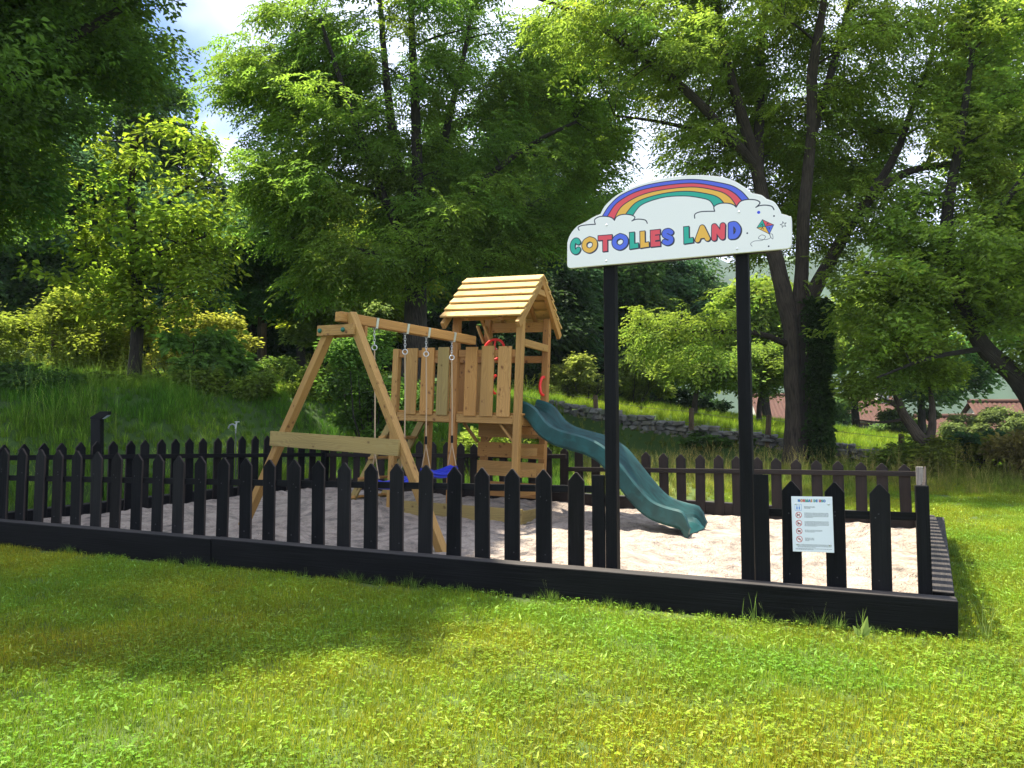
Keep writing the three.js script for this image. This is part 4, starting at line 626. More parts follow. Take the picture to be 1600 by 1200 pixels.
  // ladder at the left end
  const lad = grp('ladder', PLAY); for (const d of [0.03, 0.72]) { plank('stringer', p(-1.44, 0.03, d), p(-0.845, 1.14, d), 0.085, 0.04, GREENPINE, lad, V(1, 0.3, 0)); }
  [0.12, 0.36, 0.62, 0.88].forEach((y, i) => plank('rung', p(-1.44 + (y - 0.03) * 0.536, y, -0.02), p(-1.44 + (y - 0.03) * 0.536, y, 0.77), 0.09, 0.032, PINE[i], lad, V(1, 0.2, 0)));
}
// slide: a wavy trough swept from the platform down into the sand
{
  const prof = [[-0.03, 1.285], [0, 1.27], [0.04, 1.225], [0.13, 1.04], [0.22, 0.945], [0.343, 0.885], [0.43, 0.845], [0.512, 0.765], [0.58, 0.63], [0.643, 0.49], [0.7, 0.37], [0.753, 0.275], [0.81, 0.21], [0.867, 0.175], [0.93, 0.15], [0.985, 0.135], [1.03, 0.1]];
  const c3 = new THREE.CatmullRomCurve3(prof.map(([s, h]) => V(0.2 + 1.67 * s, h + 0.02, -(9.91 - 1.11 * s)))), N = 70, sec = [[-0.208, 0.15], [-0.225, 0.17], [-0.24, 0.15], [-0.232, 0.02], [-0.2, -0.012], [0.2, -0.012], [0.232, 0.02], [0.24, 0.15], [0.225, 0.17], [0.208, 0.15], [0.2, 0.05], [0.165, 0.012], [0, 0.006], [-0.165, 0.012], [-0.2, 0.05]], n = sec.length;
  const across = V(-1.11, 0, 1.67).normalize(), pos = [], uv = [], idx = [];
  for (let i = 0; i <= N; i++) {
    const t = i / N, q = c3.getPointAt(t), tan = c3.getTangentAt(t), up = across.clone().cross(tan).normalize(); if (up.y < 0) up.negate();
    const wall = lerp(0.45, 1, sstep(0, 0.05, 1 - t)) * lerp(0.8, 1, sstep(0, 0.08, t)), flare = 1 + 0.1 * sstep(0.92, 1, t), drop = -0.05 * sstep(0.95, 1, t);
    sec.forEach(([a, b], k) => { const y = b > 0.03 ? b * wall * 1.12 : b - 0.0 + (b < 0 ? drop : 0), v = q.clone().addScaledVector(across, a * flare * 0.96).addScaledVector(up, y + drop * 0.5); pos.push(v.x, v.y, v.z); uv.push(k / n * 0.6, t * 2.6); });
  }
  for (let i = 0; i < N; i++) for (let k = 0; k < n; k++) { const a = i * n + k, b = i * n + (k + 1) % n; idx.push(a, b, a + n, b, b + n, a + n); }
  for (const e of [0, N]) { const b = e * n; for (const [k0, k1, k2, k3] of [[0, 1, 2, 14], [2, 3, 14, 14], [3, 4, 14, 14], [4, 13, 14, 14], [4, 5, 12, 13], [5, 11, 12, 12], [5, 10, 11, 11], [5, 6, 10, 10], [6, 7, 10, 10], [7, 8, 9, 10]]) { if (e) { idx.push(b + k0, b + k1, b + k2, b + k0, b + k2, b + k3); } else idx.push(b + k0, b + k2, b + k1, b + k0, b + k3, b + k2); } }
  let g = new THREE.BufferGeometry(); g.setAttribute('position', new THREE.Float32BufferAttribute(pos, 3)); g.setAttribute('uv', new THREE.Float32BufferAttribute(uv, 2)); g.setIndex(idx); g.applyMatrix4(PLAY.matrixWorld.clone().invert()); g = toCreasedNormals(g, 0.6);
  const scuff = dataTex(512, 512, (u, v) => { const q = 0.72 + 0.75 * per(u, v, 6, 6, 4, 4) + 1.5 * Math.max(0, per(u, v, 46, 7, 9, 3) - 0.08); return [q * 0.95, q, q]; });
  mesh('slide', g, new THREE.MeshStandardMaterial({ color: C(0.013, 0.088, 0.086), map: scuff, roughness: 0.46, side: THREE.DoubleSide }), PLAY).userData.label = 'wavy dark green plastic slide';
}
// swing beam on its A frame
const beamA = V(-1.72, 2.30, -8.35), beamB = V(-0.45, 2.14, -9.8);
const onBeam = (px) => { const k = (px - 800) / 1320, t = (-beamA.x + k * -beamA.z) / ((beamB.x - beamA.x) + k * (beamB.z - beamA.z)); return beamA.clone().lerp(beamB, clamp(t, 0, 1)); };
{
  const fr = grp('swing_frame', PLAY), L = toPlay, q = (n, a, b, w, d, m, side, bev) => plank(n, L(a), L(b), w, d, m, fr, side, bev);
  const dir = beamB.clone().sub(beamA).normalize();
  q('beam', beamA, beamB, 0.098, 0.098, PINE[0], V(0, 1, 0), 0.007);
  const topN = V(-1.6, 2.33, -8.4), footN = V(-0.6, 0.02, -7.68), topF = V(-1.83, 2.2, -8.56), footF = V(-2.97, 0.02, -9.26), across = footN.clone().sub(footF).setY(0).normalize();
  const perp = L(dir.clone().add(L(V(0, 0, 0)).multiplyScalar(0))).sub(L(V(0, 0, 0)));
  q('leg', footN, topN, 0.085, 0.085, PINE[2], perp, 0.006); q('leg', footF, topF, 0.085, 0.085, PINE[2], perp, 0.006);
  const out = dir.clone().setY(0).normalize().multiplyScalar(-0.06);
  const onLeg = (a, b, h) => a.clone().lerp(b, (h - a.y) / (b.y - a.y));
  q('crossbar', onLeg(footF, topF, 1.06).add(out).addScaledVector(across, -0.1), onLeg(footN, topN, 1.03).add(out).addScaledVector(across, 0.02), 0.155, 0.03, GREENPINE, V(0, 1, 0), 0.004);
  const tp0 = onLeg(footF, topF, 2.17).add(out).addScaledVector(across, -0.1), tp1 = onLeg(footN, topN, 2.17).add(out).addScaledVector(across, 0.03);
  q('top_plate', tp0, tp1, 0.105, 0.035, PINE[2], V(0, 1, 0), 0.004); q('top_plate', tp0.clone().addScaledVector(dir, 0.15), tp1.clone().addScaledVector(dir, 0.15), 0.105, 0.035, PINE[1], V(0, 1, 0), 0.004);
  const bolt = new THREE.MeshStandardMaterial({ color: C(0.01, 0.13, 0.09), roughness: 0.4 });
  for (const t of [0.1, 0.74]) { const m = mesh('bolt_cap', new THREE.SphereGeometry(0.024, 12, 8), bolt, fr); m.position.copy(L(tp0.clone().lerp(tp1, t).addScaledVector(out, 0.38))); }
  const bq = new THREE.Quaternion().setFromUnitVectors(V(0, 0, 1), L(dir.clone()).sub(L(V(0, 0, 0))).normalize());
  for (const px of [585, 633, 666, 706]) { const m = mesh('strap', mergeGeometries([new THREE.BoxGeometry(0.108, 0.004, 0.03).translate(0, 0.052, 0), new THREE.BoxGeometry(0.108, 0.004, 0.03).translate(0, -0.052, 0), new THREE.BoxGeometry(0.004, 0.1, 0.03).translate(0.052, 0, 0), new THREE.BoxGeometry(0.004, 0.1, 0.03).translate(-0.052, 0, 0)]), ZINC, fr); m.quaternion.copy(bq); m.position.copy(L(onBeam(px))); }
}
// two swings hung from the beam
function swing(label, pxs, drop) {
  const a = onBeam(pxs[0]), b = onBeam(pxs[1]), mid = a.clone().lerp(b, 0.5), g = thing('swing', label, 'swing', V(mid.x, drop, mid.z), 'blue swings hung from the wooden beam'), dir = b.clone().sub(a).setY(0).normalize(), half = 0.2;
  const yaw = Math.atan2(-dir.z, dir.x), seat = new THREE.BoxGeometry(0.46, 0.07, 0.17, 24, 1, 8), sp = seat.attributes.position;
  for (let i = 0; i < sp.count; i++) { const x = sp.getX(i), z = sp.getZ(i), e = Math.abs(x) / 0.23, w = 1 - 0.35 * Math.pow(e, 6); sp.setZ(i, z * w); sp.setY(i, sp.getY(i) - 0.024 + 0.05 * e * e - 0.012 + 0.012 * Math.abs(z / 0.085) ** 3); }
  seat.computeVertexNormals(); const lip = []; for (const s of [-1, 1]) { const q = []; for (let i = 0; i <= 16; i++) { const e = i / 8 - 1; q.push(V(e * 0.225, 0.05 * e * e - 0.022, s * 0.085 * (1 - 0.35 * Math.abs(e) ** 6))); } lip.push(tube(q, 0.016, 7).toNonIndexed()); }
  const st = mesh('seat', mergeGeometries([seat.toNonIndexed(), ...lip]), BLUE, g); st.rotation.y = yaw;
  [[a, -1], [b, 1]].forEach(([p, s]) => {
    const top = V(p.x - mid.x, p.y - 0.05 - drop, p.z - mid.z), end = V(dir.x * half * s, 0.06, dir.z * half * s), at2 = (y) => V(lerp(end.x, top.x, y), lerp(end.y, top.y, y), lerp(end.z, top.z, y)), n = V(-dir.z, 0, dir.x);
    const links = []; for (let i = 0; i < 6; i++) { const k = new THREE.TorusGeometry(0.013, 0.0035, 5, 10); k.scale(0.75, 1.5, 1); k.rotateY(i % 2 ? 1.57 : 0.2); const q = at2(1 - 0.006 - i * 0.019); k.translate(q.x, q.y, q.z); links.push(k); }
    mesh('chain', mergeGeometries(links), ZINC, g);
    const ring = mesh('ring', new THREE.TorusGeometry(0.026, 0.006, 8, 18), ZINC, g); ring.position.copy(at2(0.868));
    const spl = at2(0.17); mesh('rope', mergeGeometries([tube([at2(0.85), at2(0.5).add(V(0.004, 0, 0)), spl], 0.0075, 6), tube([spl, end.clone().addScaledVector(n, 0.065)], 0.006, 6), tube([spl, end.clone().addScaledVector(n, -0.065)], 0.006, 6)]), ROPE, g);
    mesh('rope_adjuster', tube([at2(0.24), at2(0.18)], 0.015, 8), BLACK, g);
  });
}
swing('blue plastic swing seat on ropes nearer the crossbar of the swing frame', [585, 633], 0.60);
swing('blue plastic swing seat on ropes nearer the play tower', [666, 706], 0.66);

// ------------------------------------------------------------------ bollard lamp and standpipe behind the left fence
{
  const X = -5.2, Z = 10.6, y = land(X, Z), g = thing('bollard_lamp', 'black square bollard lamp with angled head behind the left fence', 'garden lamp', V(X, y, -Z)), h = 1.2 - y;
  const b = mesh('post', new RoundedBoxGeometry(0.125, h + 0.1, 0.1, 2, 0.008), BLACK, g); b.position.y = (h - 0.1) / 2;
  const s = new THREE.Shape(); s.moveTo(-0.0625, 0); s.lineTo(0.0625, 0); s.lineTo(0.155, 0.062); s.lineTo(0.15, 0.09); s.lineTo(0.06, 0.09); s.lineTo(-0.0625, 0.02); s.closePath();
  const hd = mesh('lamp_head', new THREE.ExtrudeGeometry(s, { depth: 0.09, bevelEnabled: true, bevelSize: 0.004, bevelThickness: 0.004, bevelSegments: 2 }), BLACK, g); hd.position.set(0, h + 0.004, -0.045);
  const lens = mesh('lens', new RoundedBoxGeometry(0.075, 0.006, 0.07, 1, 0.002), new THREE.MeshStandardMaterial({ color: C(0.55, 0.62, 0.75), roughness: 0.25 }), g); lens.position.set(0.116, h + 0.026, 0); lens.rotation.z = 0.59;
  const tx = -4.02, tz = 12.3, ty = land(tx, tz), t = thing('standpipe', 'small grey water tap on a thin pipe in the grass behind left fence', 'tap', V(tx, ty, -tz)), q = 1.06 - ty;
  mesh('pipe', tube([V(0, -0.1, 0), V(0, q * 0.5, 0), V(0, q - 0.12, 0)], 0.009, 8), new THREE.MeshStandardMaterial({ color: C(0.07, 0.08, 0.06), roughness: 0.6 }), t);
  mesh('spout', tube(smooth([[0, q - 0.13, 0, 1], [0, q - 0.05, 0, 1], [-0.03, q, 0, 1], [-0.08, q - 0.01, 0, 1], [-0.105, q - 0.06, 0, 1]], 16)[0], 0.011, 8), new THREE.MeshStandardMaterial({ color: C(0.28, 0.3, 0.31), metalness: 0.7, roughness: 0.35 }), t);
  const hn = mesh('tap_handle', new RoundedBoxGeometry(0.07, 0.012, 0.018, 1, 0.005), ZINC, t); hn.position.set(0.02, q + 0.035, 0); mesh('valve', tube([V(0.0, q - 0.06, 0), V(0.015, q + 0.03, 0)], 0.012, 7), ZINC, t);
}

// ------------------------------------------------------------------ dry stone wall holding up the meadow
const WALL = [[0.7, 19.75], [1.9, 19.0], [3.0, 18.35], [5, 17.35], [7.2, 16.25], [10, 15.5], [13, 14.9]];
{
  const g = thing('stone_wall', 'grey dry stone wall holding up the bright meadow on the right', 'wall', V(3, 0, -18.35)), r = rng(77), V2 = (p) => V(p[0] - 3, 0, -(p[1] - 18.35));
  const geos = Array.from({ length: 8 }, (_, v) => { const q = new THREE.IcosahedronGeometry(0.5, 2), p = q.attributes.position; for (let i = 0; i < p.count; i++) { const a = V(p.getX(i), p.getY(i), p.getZ(i)); for (const k of ['x', 'y', 'z']) a[k] = Math.sign(a[k]) * Math.pow(Math.abs(a[k]) * 2, 0.55) / 2; a.multiplyScalar(0.94 + 0.5 * noise.noise(a.x * 2.1 + v * 7, a.y * 2.1, a.z * 2.1)); p.setXYZ(i, a.x, a.y, a.z); } const m = mergeVertices(q.deleteAttribute('normal').deleteAttribute('uv')); m.computeVertexNormals(); return toCreasedNormals(m, 0.6); });
  const mats = [[0.13, 0.125, 0.115], [0.17, 0.165, 0.15], [0.1, 0.097, 0.09], [0.15, 0.14, 0.115], [0.11, 0.12, 0.085]].map((k) => new THREE.MeshStandardMaterial({ color: C(...k), bumpMap: stainBump, bumpScale: 0.01, roughness: 0.95 }));
  const core = [], rest = []; let n = 0;
  for (let i = 0; i + 1 < WALL.length; i++) {
    const a = WALL[i], b = WALL[i + 1], len = Math.hypot(b[0] - a[0], b[1] - a[1]), d = V(b[0] - a[0], 0, -(b[1] - a[1])).normalize(), yaw = Math.atan2(-d.z, d.x);
    const top = (X, Z) => upper(X, Z) + 0.07, foot = (X, Z) => land(X + 0.25 * d.z * -1, Z - 0.9) - 0.08;
    const m0 = V2(a).lerp(V2(b), 0.5), tm = (top(...a) + top(...b)) / 2, fm = Math.min(foot(...a), foot(...b)) - 0.15, cb = new THREE.BoxGeometry(len + 0.1, tm - 0.18 - fm, 0.2); cb.rotateY(yaw); cb.translate(m0.x, (tm - 0.18 + fm) / 2, m0.z - 0.12); core.push(cb);
    let row = 0; for (let y = 0; y < 1.6; ) {
      const rh = rr(0.07, 0.13, r); let u = -rr(0, 0.2, r);
      while (u < len) {
        const sw = rr(0.11, 0.26, r), X = lerp(a[0], b[0], (u + sw / 2) / len), Z = lerp(a[1], b[1], (u + sw / 2) / len), f0 = foot(X, Z), t0 = top(X, Z) + 0.06 * noise.noise(X * 3, 4, 4);
        if (f0 + y < t0 - 0.02 && u + sw / 2 < len) {
          const depth = rr(0.2, 0.34, r), big = n < 300 && X < 11, put = (o) => { o.scale.set(sw * 1.08, Math.min(rh, t0 - f0 - y + 0.06) * 1.12, depth); o.rotation.set(rr(-0.1, 0.1, r), yaw + rr(-0.1, 0.1, r), rr(-0.1, 0.1, r)); o.position.set(X - 3, f0 + y + rh / 2, -(Z - 18.35) + rr(-0.03, 0.05, r)); return o; };
          if (big) { put(mesh('stone', geos[Math.floor(r() * 8)], mats[Math.floor(r() * 5)], g)); n++; } else { const o = put(new THREE.Object3D()); o.updateMatrix(); rest.push(geos[Math.floor(r() * 8)].clone().applyMatrix4(o.matrix)); }
        }
        u += sw + 0.008;
      }
      y += rh; row++;
    }
  }
  mesh('rubble_core', mergeGeometries(core), mats[2], g);
  if (rest.length) mesh('small_stones', mergeGeometries(rest), mats[0], g).userData.kind = 'stuff';
}
// wire fence along the wall
{
  const g = thing('wire_fence', 'post and wire fence along the top of the dry stone wall', 'fence', V(3, 0, -18.35)), old = new THREE.MeshStandardMaterial({ color: C(0.17, 0.115, 0.07), map: stainTex, bumpMap: stainBump, bumpScale: 0.006, roughness: 0.9 });
  const spots = [[930, 617, 19.0], [1080, 637, 17.9], [1201, 648, 17.2], [1408, 678, 15.9], [1530, 690, 15.2]], tops = [];
  for (const [px, py, Z] of spots) { const t = at(px, py, Z), f = land(t.x, Z) - 0.15, lean = rr(-0.05, 0.05); mesh('post', tube([V(t.x - 3 + lean, f, -(Z - 18.35)), V(t.x - 3, t.y - 0.01, -(Z - 18.35)), V(t.x - 3, t.y, -(Z - 18.35))], [0.062, 0.052, 0.012], 9), old, g); tops.push(V(t.x - 3, t.y, -(Z - 18.35))); }
  tops.unshift(tops[0].clone().add(V(-1.8, 0.35, -1.1)));
  for (const dy of [-0.08, -0.32, -0.56]) { const q = []; for (let i = 0; i + 1 < tops.length; i++) for (let k = 0; k < 5; k++) { const t = k / 5, v = tops[i].clone().lerp(tops[i + 1], t); v.y += dy - 0.05 * Math.sin(t * Math.PI); v.z += 0.05; q.push(v); } mesh('wire', tube(q, 0.004, 4), new THREE.MeshStandardMaterial({ color: C(0.16, 0.14, 0.12), metalness: 0.4, roughness: 0.7 }), g); }
}
// old wire fence in the brambles on the left bank
for (const [px, top, Z, lab] of [[412, 505, 20.5, 'brown wooden post guarding a young tree left of the swing frame'], [517, 545, 19.5, 'dark fence post in the shade right behind the swing frame'], [85, 516, 17.5, 'grey fence post sunk in the sunlit brambles on the far left']]) {
  const t = at(px, top, Z), y = land(t.x, Z), g = thing('fence_post', lab, 'post', V(t.x, y, -Z)); mesh('post', tube([V(0, -0.1, 0), V(0.01, t.y - y - 0.01, 0), V(0.01, t.y - y, 0)], [0.075, 0.066, 0.01], 9), bark(0.13, 0.085, 0.05), g);
}

// ------------------------------------------------------------------ houses beyond the meadow
{
  const WHITE = new THREE.MeshStandardMaterial({ color: C(0.72, 0.7, 0.66), map: stainTex, roughness: 0.9 }), GLASS = new THREE.MeshStandardMaterial({ color: C(0.03, 0.035, 0.04), roughness: 0.1 }), FRAME = new THREE.MeshStandardMaterial({ color: C(0.12, 0.07, 0.04), roughness: 0.7 });
  const tileTex = dataTex(256, 256, (u, v) => { const q = 0.85 + 0.8 * per(u, v, 22, 30, 5, 3); return [q, q * (0.94 + 0.3 * per(u, v, 12, 12, 2, 2)), q * 0.95]; });
  const TILE = new THREE.MeshStandardMaterial({ color: C(0.085, 0.036, 0.022), map: tileTex, roughness: 0.9, side: THREE.DoubleSide });
  function house(name, label, X, Z, w, d, eave, ridge, yaw, holes, chim) {
    const y0 = land(X, Z) - 0.3, g = thing(name, label, 'house', V(X, y0, -Z)); g.rotation.y = yaw; eave -= y0; ridge -= y0;
    const s = new THREE.Shape(); s.moveTo(-d / 2, 0); s.lineTo(d / 2, 0); s.lineTo(d / 2, eave); s.lineTo(0, ridge - 0.12); s.lineTo(-d / 2, eave); s.closePath();
    const wall = new THREE.ExtrudeGeometry(s, { depth: w, bevelEnabled: false }); wall.translate(0, 0, -w / 2); wall.rotateY(Math.PI / 2); mesh('wall', wall, WHITE, g);
    const roof = grp('roof', g);
    for (const q of [-1, 1]) { // pantile slope: ribs run down the slope, courses step
      const nx = Math.round(w / 0.055), ny = 24, pos = [], uv = [], idx = [], run = d / 2 + 0.4, rise = (ridge - eave) * run / (d / 2);
      for (let j = 0; j <= ny; j++) for (let i = 0; i <= nx; i++) { const u = i / nx, v = j / ny; pos.push((u - 0.5) * (w + 0.5), ridge - rise * v + 0.06 * Math.abs(Math.sin(u * (w + 0.5) / 0.24 * Math.PI)) + 0.03 * ((v * 12) % 1) + 0.03 * fbm(u * 9, v * 4, q, 2), q * run * v); uv.push(u * w / 2, v * run / 2); }
      for (let j = 0; j < ny; j++) for (let i = 0; i < nx; i++) { const a = j * (nx + 1) + i; idx.push(a, a + nx + 1, a + 1, a + 1, a + nx + 1, a + nx + 2); }
      const rg = new THREE.BufferGeometry(); rg.setAttribute('position', new THREE.Float32BufferAttribute(pos, 3)); rg.setAttribute('uv', new THREE.Float32BufferAttribute(uv, 2)); rg.setIndex(idx); rg.computeVertexNormals(); mesh('roof_slope', rg, TILE, roof);
    }
    mesh('ridge_tiles', tube([V(-w / 2 - 0.25, ridge + 0.06, 0), V(0, ridge + 0.08, 0), V(w / 2 + 0.25, ridge + 0.06, 0)], 0.13, 8), TILE, roof);
    if (chim !== undefined) { const c = mesh('chimney', mergeGeometries([new THREE.BoxGeometry(0.7, 1.5, 0.6), new THREE.BoxGeometry(0.85, 0.12, 0.75).translate(0, 0.7, 0)]), WHITE, roof); c.position.set(chim, ridge + 0.15, d * 0.12); }
    for (const [x, y, ww, hh, kind] of holes) {
      const wn = grp(kind || 'window', g); wn.position.set(x, eave + y, d / 2); const f = mesh('frame', mergeGeometries([new THREE.BoxGeometry(ww, 0.09, 0.08).translate(0, hh / 2, 0), new THREE.BoxGeometry(ww, 0.09, 0.08).translate(0, -hh / 2, 0), new THREE.BoxGeometry(0.09, hh, 0.07).translate(-ww / 2, 0, 0), new THREE.BoxGeometry(0.09, hh, 0.07).translate(ww / 2, 0, 0), new THREE.BoxGeometry(0.06, hh, 0.06)]), FRAME, wn); f.position.z = 0.03;
      const pn = mesh(kind === 'door' ? 'door_leaf' : 'pane', new THREE.BoxGeometry(ww - 0.05, hh - 0.05, 0.03), kind === 'door' ? FRAME : GLASS, wn); pn.position.z = 0.012;
    }
  }
  house('farmhouse', 'white farmhouse with terracotta tiled roof behind the ivy clad trunk', 20.4, 56, 8.6, 6, -0.35, 1.0, -0.12, [[1.9, -0.75, 1.1, 0.9], [-1.6, -0.8, 0.9, 0.8], [3.4, -0.8, 0.8, 0.9], [-3.2, -0.9, 1, 1.6, 'door']], 3.7);
  house('barn', 'low barn with ribbed terracotta roof right of the farmhouse', 23.4, 43, 5.2, 5, -1.05, 0.05, -0.1, [[0.8, -0.7, 0.8, 0.6]]);
  house('cottage', 'terracotta roofed cottage at the right edge behind the hedge', 28.6, 46, 6.5, 6, -0.75, 0.75, -0.2, [[-1, -0.7, 0.9, 0.9]]);
}

// ------------------------------------------------------------------ grass
{
  const patch = (seed, clover) => { // 0.34 m of mown lawn: blades, clover and a few broad leaves
    const r = rng(seed), L = new Leaves();
    for (let i = 0; i < 560; i++) { const k = rr(0.5, 1.35, r), dry = r() < 0.2; L.blade(V(rr(-0.17, 0.17, r), -0.005, rr(-0.17, 0.17, r)), rr(0.02, 0.058, r), rr(0.004, 0.034, r), r() * 6.28, rr(0.0025, 0.005, r), dry ? [1.7 * k, 1.25 * k, 1.9 * k] : [k, k, k * 0.9], 1); }
    for (let i = 0; i < clover; i++) { const x = rr(-0.17, 0.17, r), z = rr(-0.17, 0.17, r), h = rr(0.015, 0.045, r), a = r() * 6.28, s = rr(0.007, 0.014, r), k = rr(0.6, 1.2, r); for (let q = 0; q < 3; q++) L.leaf(V(x, h, z), V(Math.cos(a + q * 2.09), rr(-0.2, 0.35, r), Math.sin(a + q * 2.09)), V(0, 1, 0), s, s * 0.95, [k * 0.8, k, k * 1.1], 0.1); }
    for (let i = 0; i < 8; i++) { const a = r() * 6.28, k = rr(0.8, 1.9, r); L.leaf(V(rr(-0.15, 0.15, r), 0.012, rr(-0.15, 0.15, r)), V(Math.cos(a), rr(0.15, 0.9, r), Math.sin(a)), V(0, 1, 0), rr(0.015, 0.05, r), rr(0.009, 0.022, r), [k, k, k * 3.5], 0.08); }
    return L.geo();
  };
  const kinds = [patch(1, 22), patch(2, 58), patch(3, 6), patch(4, 80), patch(5, 36)], lists = kinds.map(() => []), r = rng(17);
  for (let Z = 3.2; Z < 15.2; Z += 0.185) for (let X = -9; X < 11; X += 0.185) {
    const x = X + rr(-0.09, 0.09, r), z = Z + rr(-0.09, 0.09, r); if (Math.abs(x) > z * 0.64 + 0.5 || inPit(x, z, 0.2)) continue;
    if (z > ramp(x)[0] + 0.4 || (x < 3 && z > 10.2)) continue; if (z > 9 && r() < 0.3) continue;
    const n = fbm(x * 0.7, z * 0.7, 3, 4), m = fbm(x * 1.9, z * 1.9, 8, 3), d = clamp(0.35 + 1.3 * n, 0, 1), v = (1 + 0.5 * m) * rr(0.85, 1.15, r);
    const kind = clamp(Math.floor(2.5 + 6 * fbm(x * 0.9, z * 0.9, 20, 3) + rr(-1, 1, r)), 0, 4), ord = [2, 0, 4, 1, 3][kind];
    lists[ord].push({ p: V(x, land(x, z) + 0.002, -z), q: new THREE.Quaternion().setFromEuler(new THREE.Euler(0, r() * 6.28, 0)), s: rr(0.85, 1.2, r), c: C(lerp(0.18, 0.35, d) * v, lerp(0.31, 0.35, d) * v, 0.018 * v) });
  }
  const g = new THREE.Group(); g.name = 'lawn_grass'; g.userData.kind = 'stuff'; scene.add(g); tag(g, 'short mown lawn of grass and clover around the fenced sand pit', 'grass');
  lists.forEach((l, i) => { if (l.length) copies('turf', kinds[i], GRASS, l, g); });

  const tuft = (seed, n, h0, h1, w, stalks, spread = 0.12) => { const q = rng(seed), L = new Leaves(); for (let i = 0; i < n; i++) { const k = rr(0.55, 1.25, q), a = q() * 6.28, h = rr(h0, h1, q), dry = q() < 0.12; L.blade(V(Math.cos(a) * spread * q(), -0.02, Math.sin(a) * spread * q()), h, h * rr(0.15, 0.7, q), a + gauss(q), w, dry ? [1.8 * k, 1.3 * k, 2 * k] : [k, k, k], 3); } for (let i = 0; i < stalks; i++) { const a = q() * 6.28, h = h1 * rr(1.05, 1.6, q), b = V(gauss(q) * 0.05, 0, gauss(q) * 0.05), c = [2.3, 1.6, 3.2]; L.blade(b, h, h * 0.25, a, 0.004, c, 3); for (let j = 0; j < 9; j++) { const t = 0.78 + 0.03 * j, p = V(b.x + Math.cos(a) * h * 0.25 * t * t, h * t, b.z + Math.sin(a) * h * 0.25 * t * t); L.leaf(p, V(gauss(q), 0.7, gauss(q)), V(1, 0, 0), 0.03, 0.008, c, 0); } } return L.geo(); };
  const T = [tuft(1, 46, 0.16, 0.42, 0.009, 0), tuft(2, 40, 0.2, 0.5, 0.01, 2), tuft(3, 50, 0.12, 0.3, 0.009, 0), tuft(4, 36, 0.2, 0.55, 0.008, 5)];
  const grow = (name, label, test, step, scale, colour, pick, kinds2, Z0, Z1, X0, X1, seed) => {
    const q = rng(seed), ls = kinds2.map(() => []);
    for (let Z = Z0; Z < Z1; Z += step) for (let X = X0; X < X1; X += step) { const x = X + rr(-0.5, 0.5, q) * step, z = Z + rr(-0.5, 0.5, q) * step; if (Math.abs(x) > z * 0.66 + 1 || !test(x, z, q)) continue; const c = colour(x, z, q); ls[pick(x, z, q)].push({ p: V(x, land(x, z), -z), q: new THREE.Quaternion().setFromEuler(new THREE.Euler(gauss(q) * 0.12, q() * 6.28, gauss(q) * 0.12)), s: scale(x, z, q), c: C(...c) }); }
    const gg = new THREE.Group(); gg.name = name; gg.userData.kind = 'stuff'; scene.add(gg); tag(gg, label, 'grass'); ls.forEach((l, i) => { if (l.length) copies('tuft', kinds2[i], GRASS, l, gg); });
  };
  const hue = (a, b, s) => (x, z, q) => { const t = clamp(0.5 + 1.6 * fbm(x * s, z * s, 6, 3), 0, 1), v = rr(0.75, 1.25, q); return a.map((k, i) => lerp(k, b[i], t) * v); };
  const wallZ = (x) => { for (let i = 0; i + 1 < WALL.length; i++) if (x <= WALL[i + 1][0]) { const t = clamp((x - WALL[i][0]) / (WALL[i + 1][0] - WALL[i][0]), 0, 1); return lerp(WALL[i][1], WALL[i + 1][1], t); } return 14.6; };
  grow('bank_grass', 'long uncut grass on the bank behind the left fence', (x, z) => x < 1.2 && !inPit(x, z, 0.25) && (z > ramp(x)[0] - 0.6 || z > 10.2) && z < 22, 0.125, (x, z, q) => rr(0.4, 0.85, q) * lerp(0.6, 1.2, sstep(-0.1, 0.25, fbm(x * 0.6, z * 0.6, 2, 3) + 0.1)), hue([0.08, 0.22, 0.018], [0.18, 0.3, 0.022], 0.5), (x, z, q) => (q() < 0.4 ? 0 : q() < 0.75 ? 2 : q() < 0.7 ? 1 : 3), T, 8.5, 22, -15, 1.2, 5);
  grow('verge_grass', 'tall seeding grass between the rear fence and the stone wall', (x, z, q) => x >= 1.2 && !inPit(x, z, 0.3) && z < wallZ(x) - 0.15 && z > (x < 4.6 ? 11.6 : 12.4) - (x > 5 ? 0 : 0.4) && q() < lerp(0.45, 1, sstep(11.5, 15, z)), 0.15, (x, z, q) => rr(0.4, 0.8, q) * lerp(0.65, 0.95, sstep(12.5, 14.5, z)) * lerp(1, 0.55, sstep(14.3, 16.5, z)), hue([0.13, 0.23, 0.025], [0.28, 0.28, 0.05], 0.7), (x, z, q) => (q() < 0.4 ? 2 : q() < 0.5 ? 1 : 3), T, 10.5, 19.5, 1.2, 14, 6);
  grow('meadow_grass', 'bright sunlit meadow grass beyond the stone wall', (x, z) => x > -1 && z > wallZ(x) + 0.2, 0.33, (x, z, q) => rr(0.6, 0.95, q), hue([0.16, 0.3, 0.015], [0.24, 0.32, 0.02], 0.25), (x, z, q) => (q() < 0.6 ? 0 : 2), [T[0], T[2], T[2]], 16, 47, -1, 30, 7);
  // longer blades left by the mower along the sleepers
  const q = rng(12), edge = [[], [], []], sides = [[FL, FR, 0.16, 0], [FR, BR, 0.2, 1]];
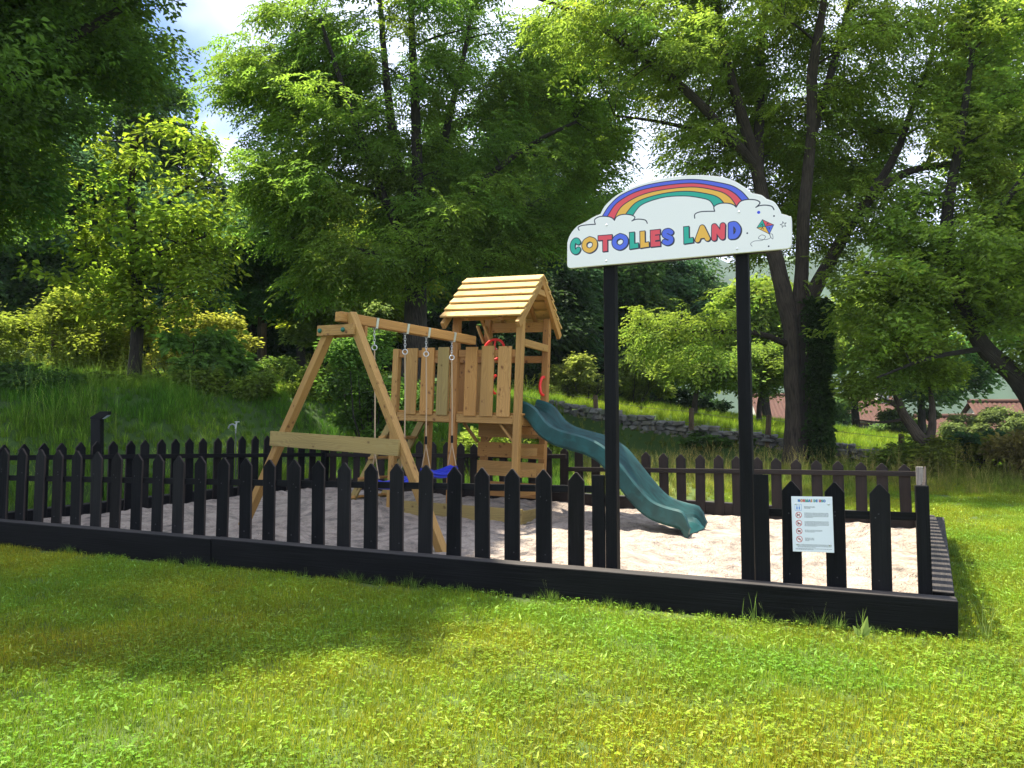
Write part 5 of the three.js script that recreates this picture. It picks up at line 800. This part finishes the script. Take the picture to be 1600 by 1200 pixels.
  for (const [a, b, off] of sides) { const dx = b[0] - a[0], dz = b[1] - a[1], l = Math.hypot(dx, dz); for (let u = -0.1; u < l + 0.15; u += 0.035) { const o = off + 0.05 * Math.abs(gauss(q)), x = a[0] + dx * u / l + dz / l * o, z = a[1] + dz * u / l - dx / l * o, lush = sstep(0, 0.3, fbm(u * 1.4, off, 3, 3) + 0.1); if (q() > 0.25 + 0.75 * lush) continue; const v = rr(0.7, 1.2, q); edge[q() < 0.1 ? 1 : q() < 0.7 ? 0 : 2].push({ p: V(x, land(x, z), -z), q: new THREE.Quaternion().setFromEuler(new THREE.Euler(0, q() * 6.28, 0)), s: rr(0.13, 0.3, q) * (0.6 + 0.7 * lush), c: C(0.12 * v, 0.21 * v, 0.03 * v) }); } }
  const cl = new Leaves(), qc = rng(8); for (let i = 0; i < 16; i++) { const a = qc() * 6.28, x = gauss(qc) * 0.06, z = gauss(qc) * 0.06, h = rr(0.03, 0.11, qc), s = rr(0.02, 0.034, qc), k = rr(0.7, 1.3, qc); for (let w = 0; w < 3; w++) cl.leaf(V(x, h, z), V(Math.cos(a + w * 2.09), rr(-0.1, 0.3, qc), Math.sin(a + w * 2.09)), V(0, 1, 0), s, s, [k, k, k], 0.1); cl.blade(V(x, 0, z), h, 0, a, 0.003, [k, k, k], 1); }
  const eg = new THREE.Group(); eg.name = 'edge_weeds'; eg.userData.kind = 'stuff'; scene.add(eg); tag(eg, 'longer grass and clover left along the foot of the black sleepers', 'weeds');
  [T[0], T[1], cl.geo()].forEach((gg, i) => copies('tuft', gg, GRASS, edge[i], eg));
}
{ // a dock plant and two tall grasses at the foot of the sleeper
  const r = rng(3), GREEN = leafMat(0.3), plant = (name, label, X, Z, f) => { const L = new Leaves(); f(L); const g = thing(name, label, 'weed', V(X, land(X, Z), -Z)); mesh('leaf', L.geo(), GREEN, g); };
  plant('dock_plant', 'pale broad leaved dock at the foot of the front sleeper near the notice', 2.22, 5.38, (L) => { for (const [a, h, l, w] of [[1.2, 0.9, 0.15, 0.055], [0.2, 0.5, 0.1, 0.04], [2.6, 0.6, 0.1, 0.035], [4, 0.5, 0.08, 0.03]]) L.leaf(V(0, 0.01, 0), V(Math.cos(a) * 0.5, h, Math.sin(a) * 0.3), V(0, 0, 1), l, w, [0.3, 0.4, 0.1], 0.1); for (let i = 0; i < 7; i++) L.blade(V(gauss(r) * 0.05, 0, gauss(r) * 0.03), rr(0.1, 0.25, r), rr(0.03, 0.1, r), r() * 6.28, 0.005, [0.16, 0.25, 0.04], 3); });
  plant('grass_tussock', 'tall grass blades standing at the outer corner of the front sleeper', 2.98, 5.32, (L) => { for (let i = 0; i < 12; i++) L.blade(V(gauss(r) * 0.05, 0, gauss(r) * 0.04), rr(0.12, 0.36, r), rr(0.03, 0.1, r), r() * 6.28, 0.006, [0.2, 0.27, 0.06], 3); });
  plant('grass_tussock', 'grass blades against the front sleeper under the right sign post', 1.62, 5.72, (L) => { for (let i = 0; i < 16; i++) L.blade(V(gauss(r) * 0.07, 0, gauss(r) * 0.03), rr(0.08, 0.24, r), rr(0.02, 0.08, r), r() * 6.28, 0.005, [0.14, 0.23, 0.04], 3); });
}

renderer.render(scene, camera);
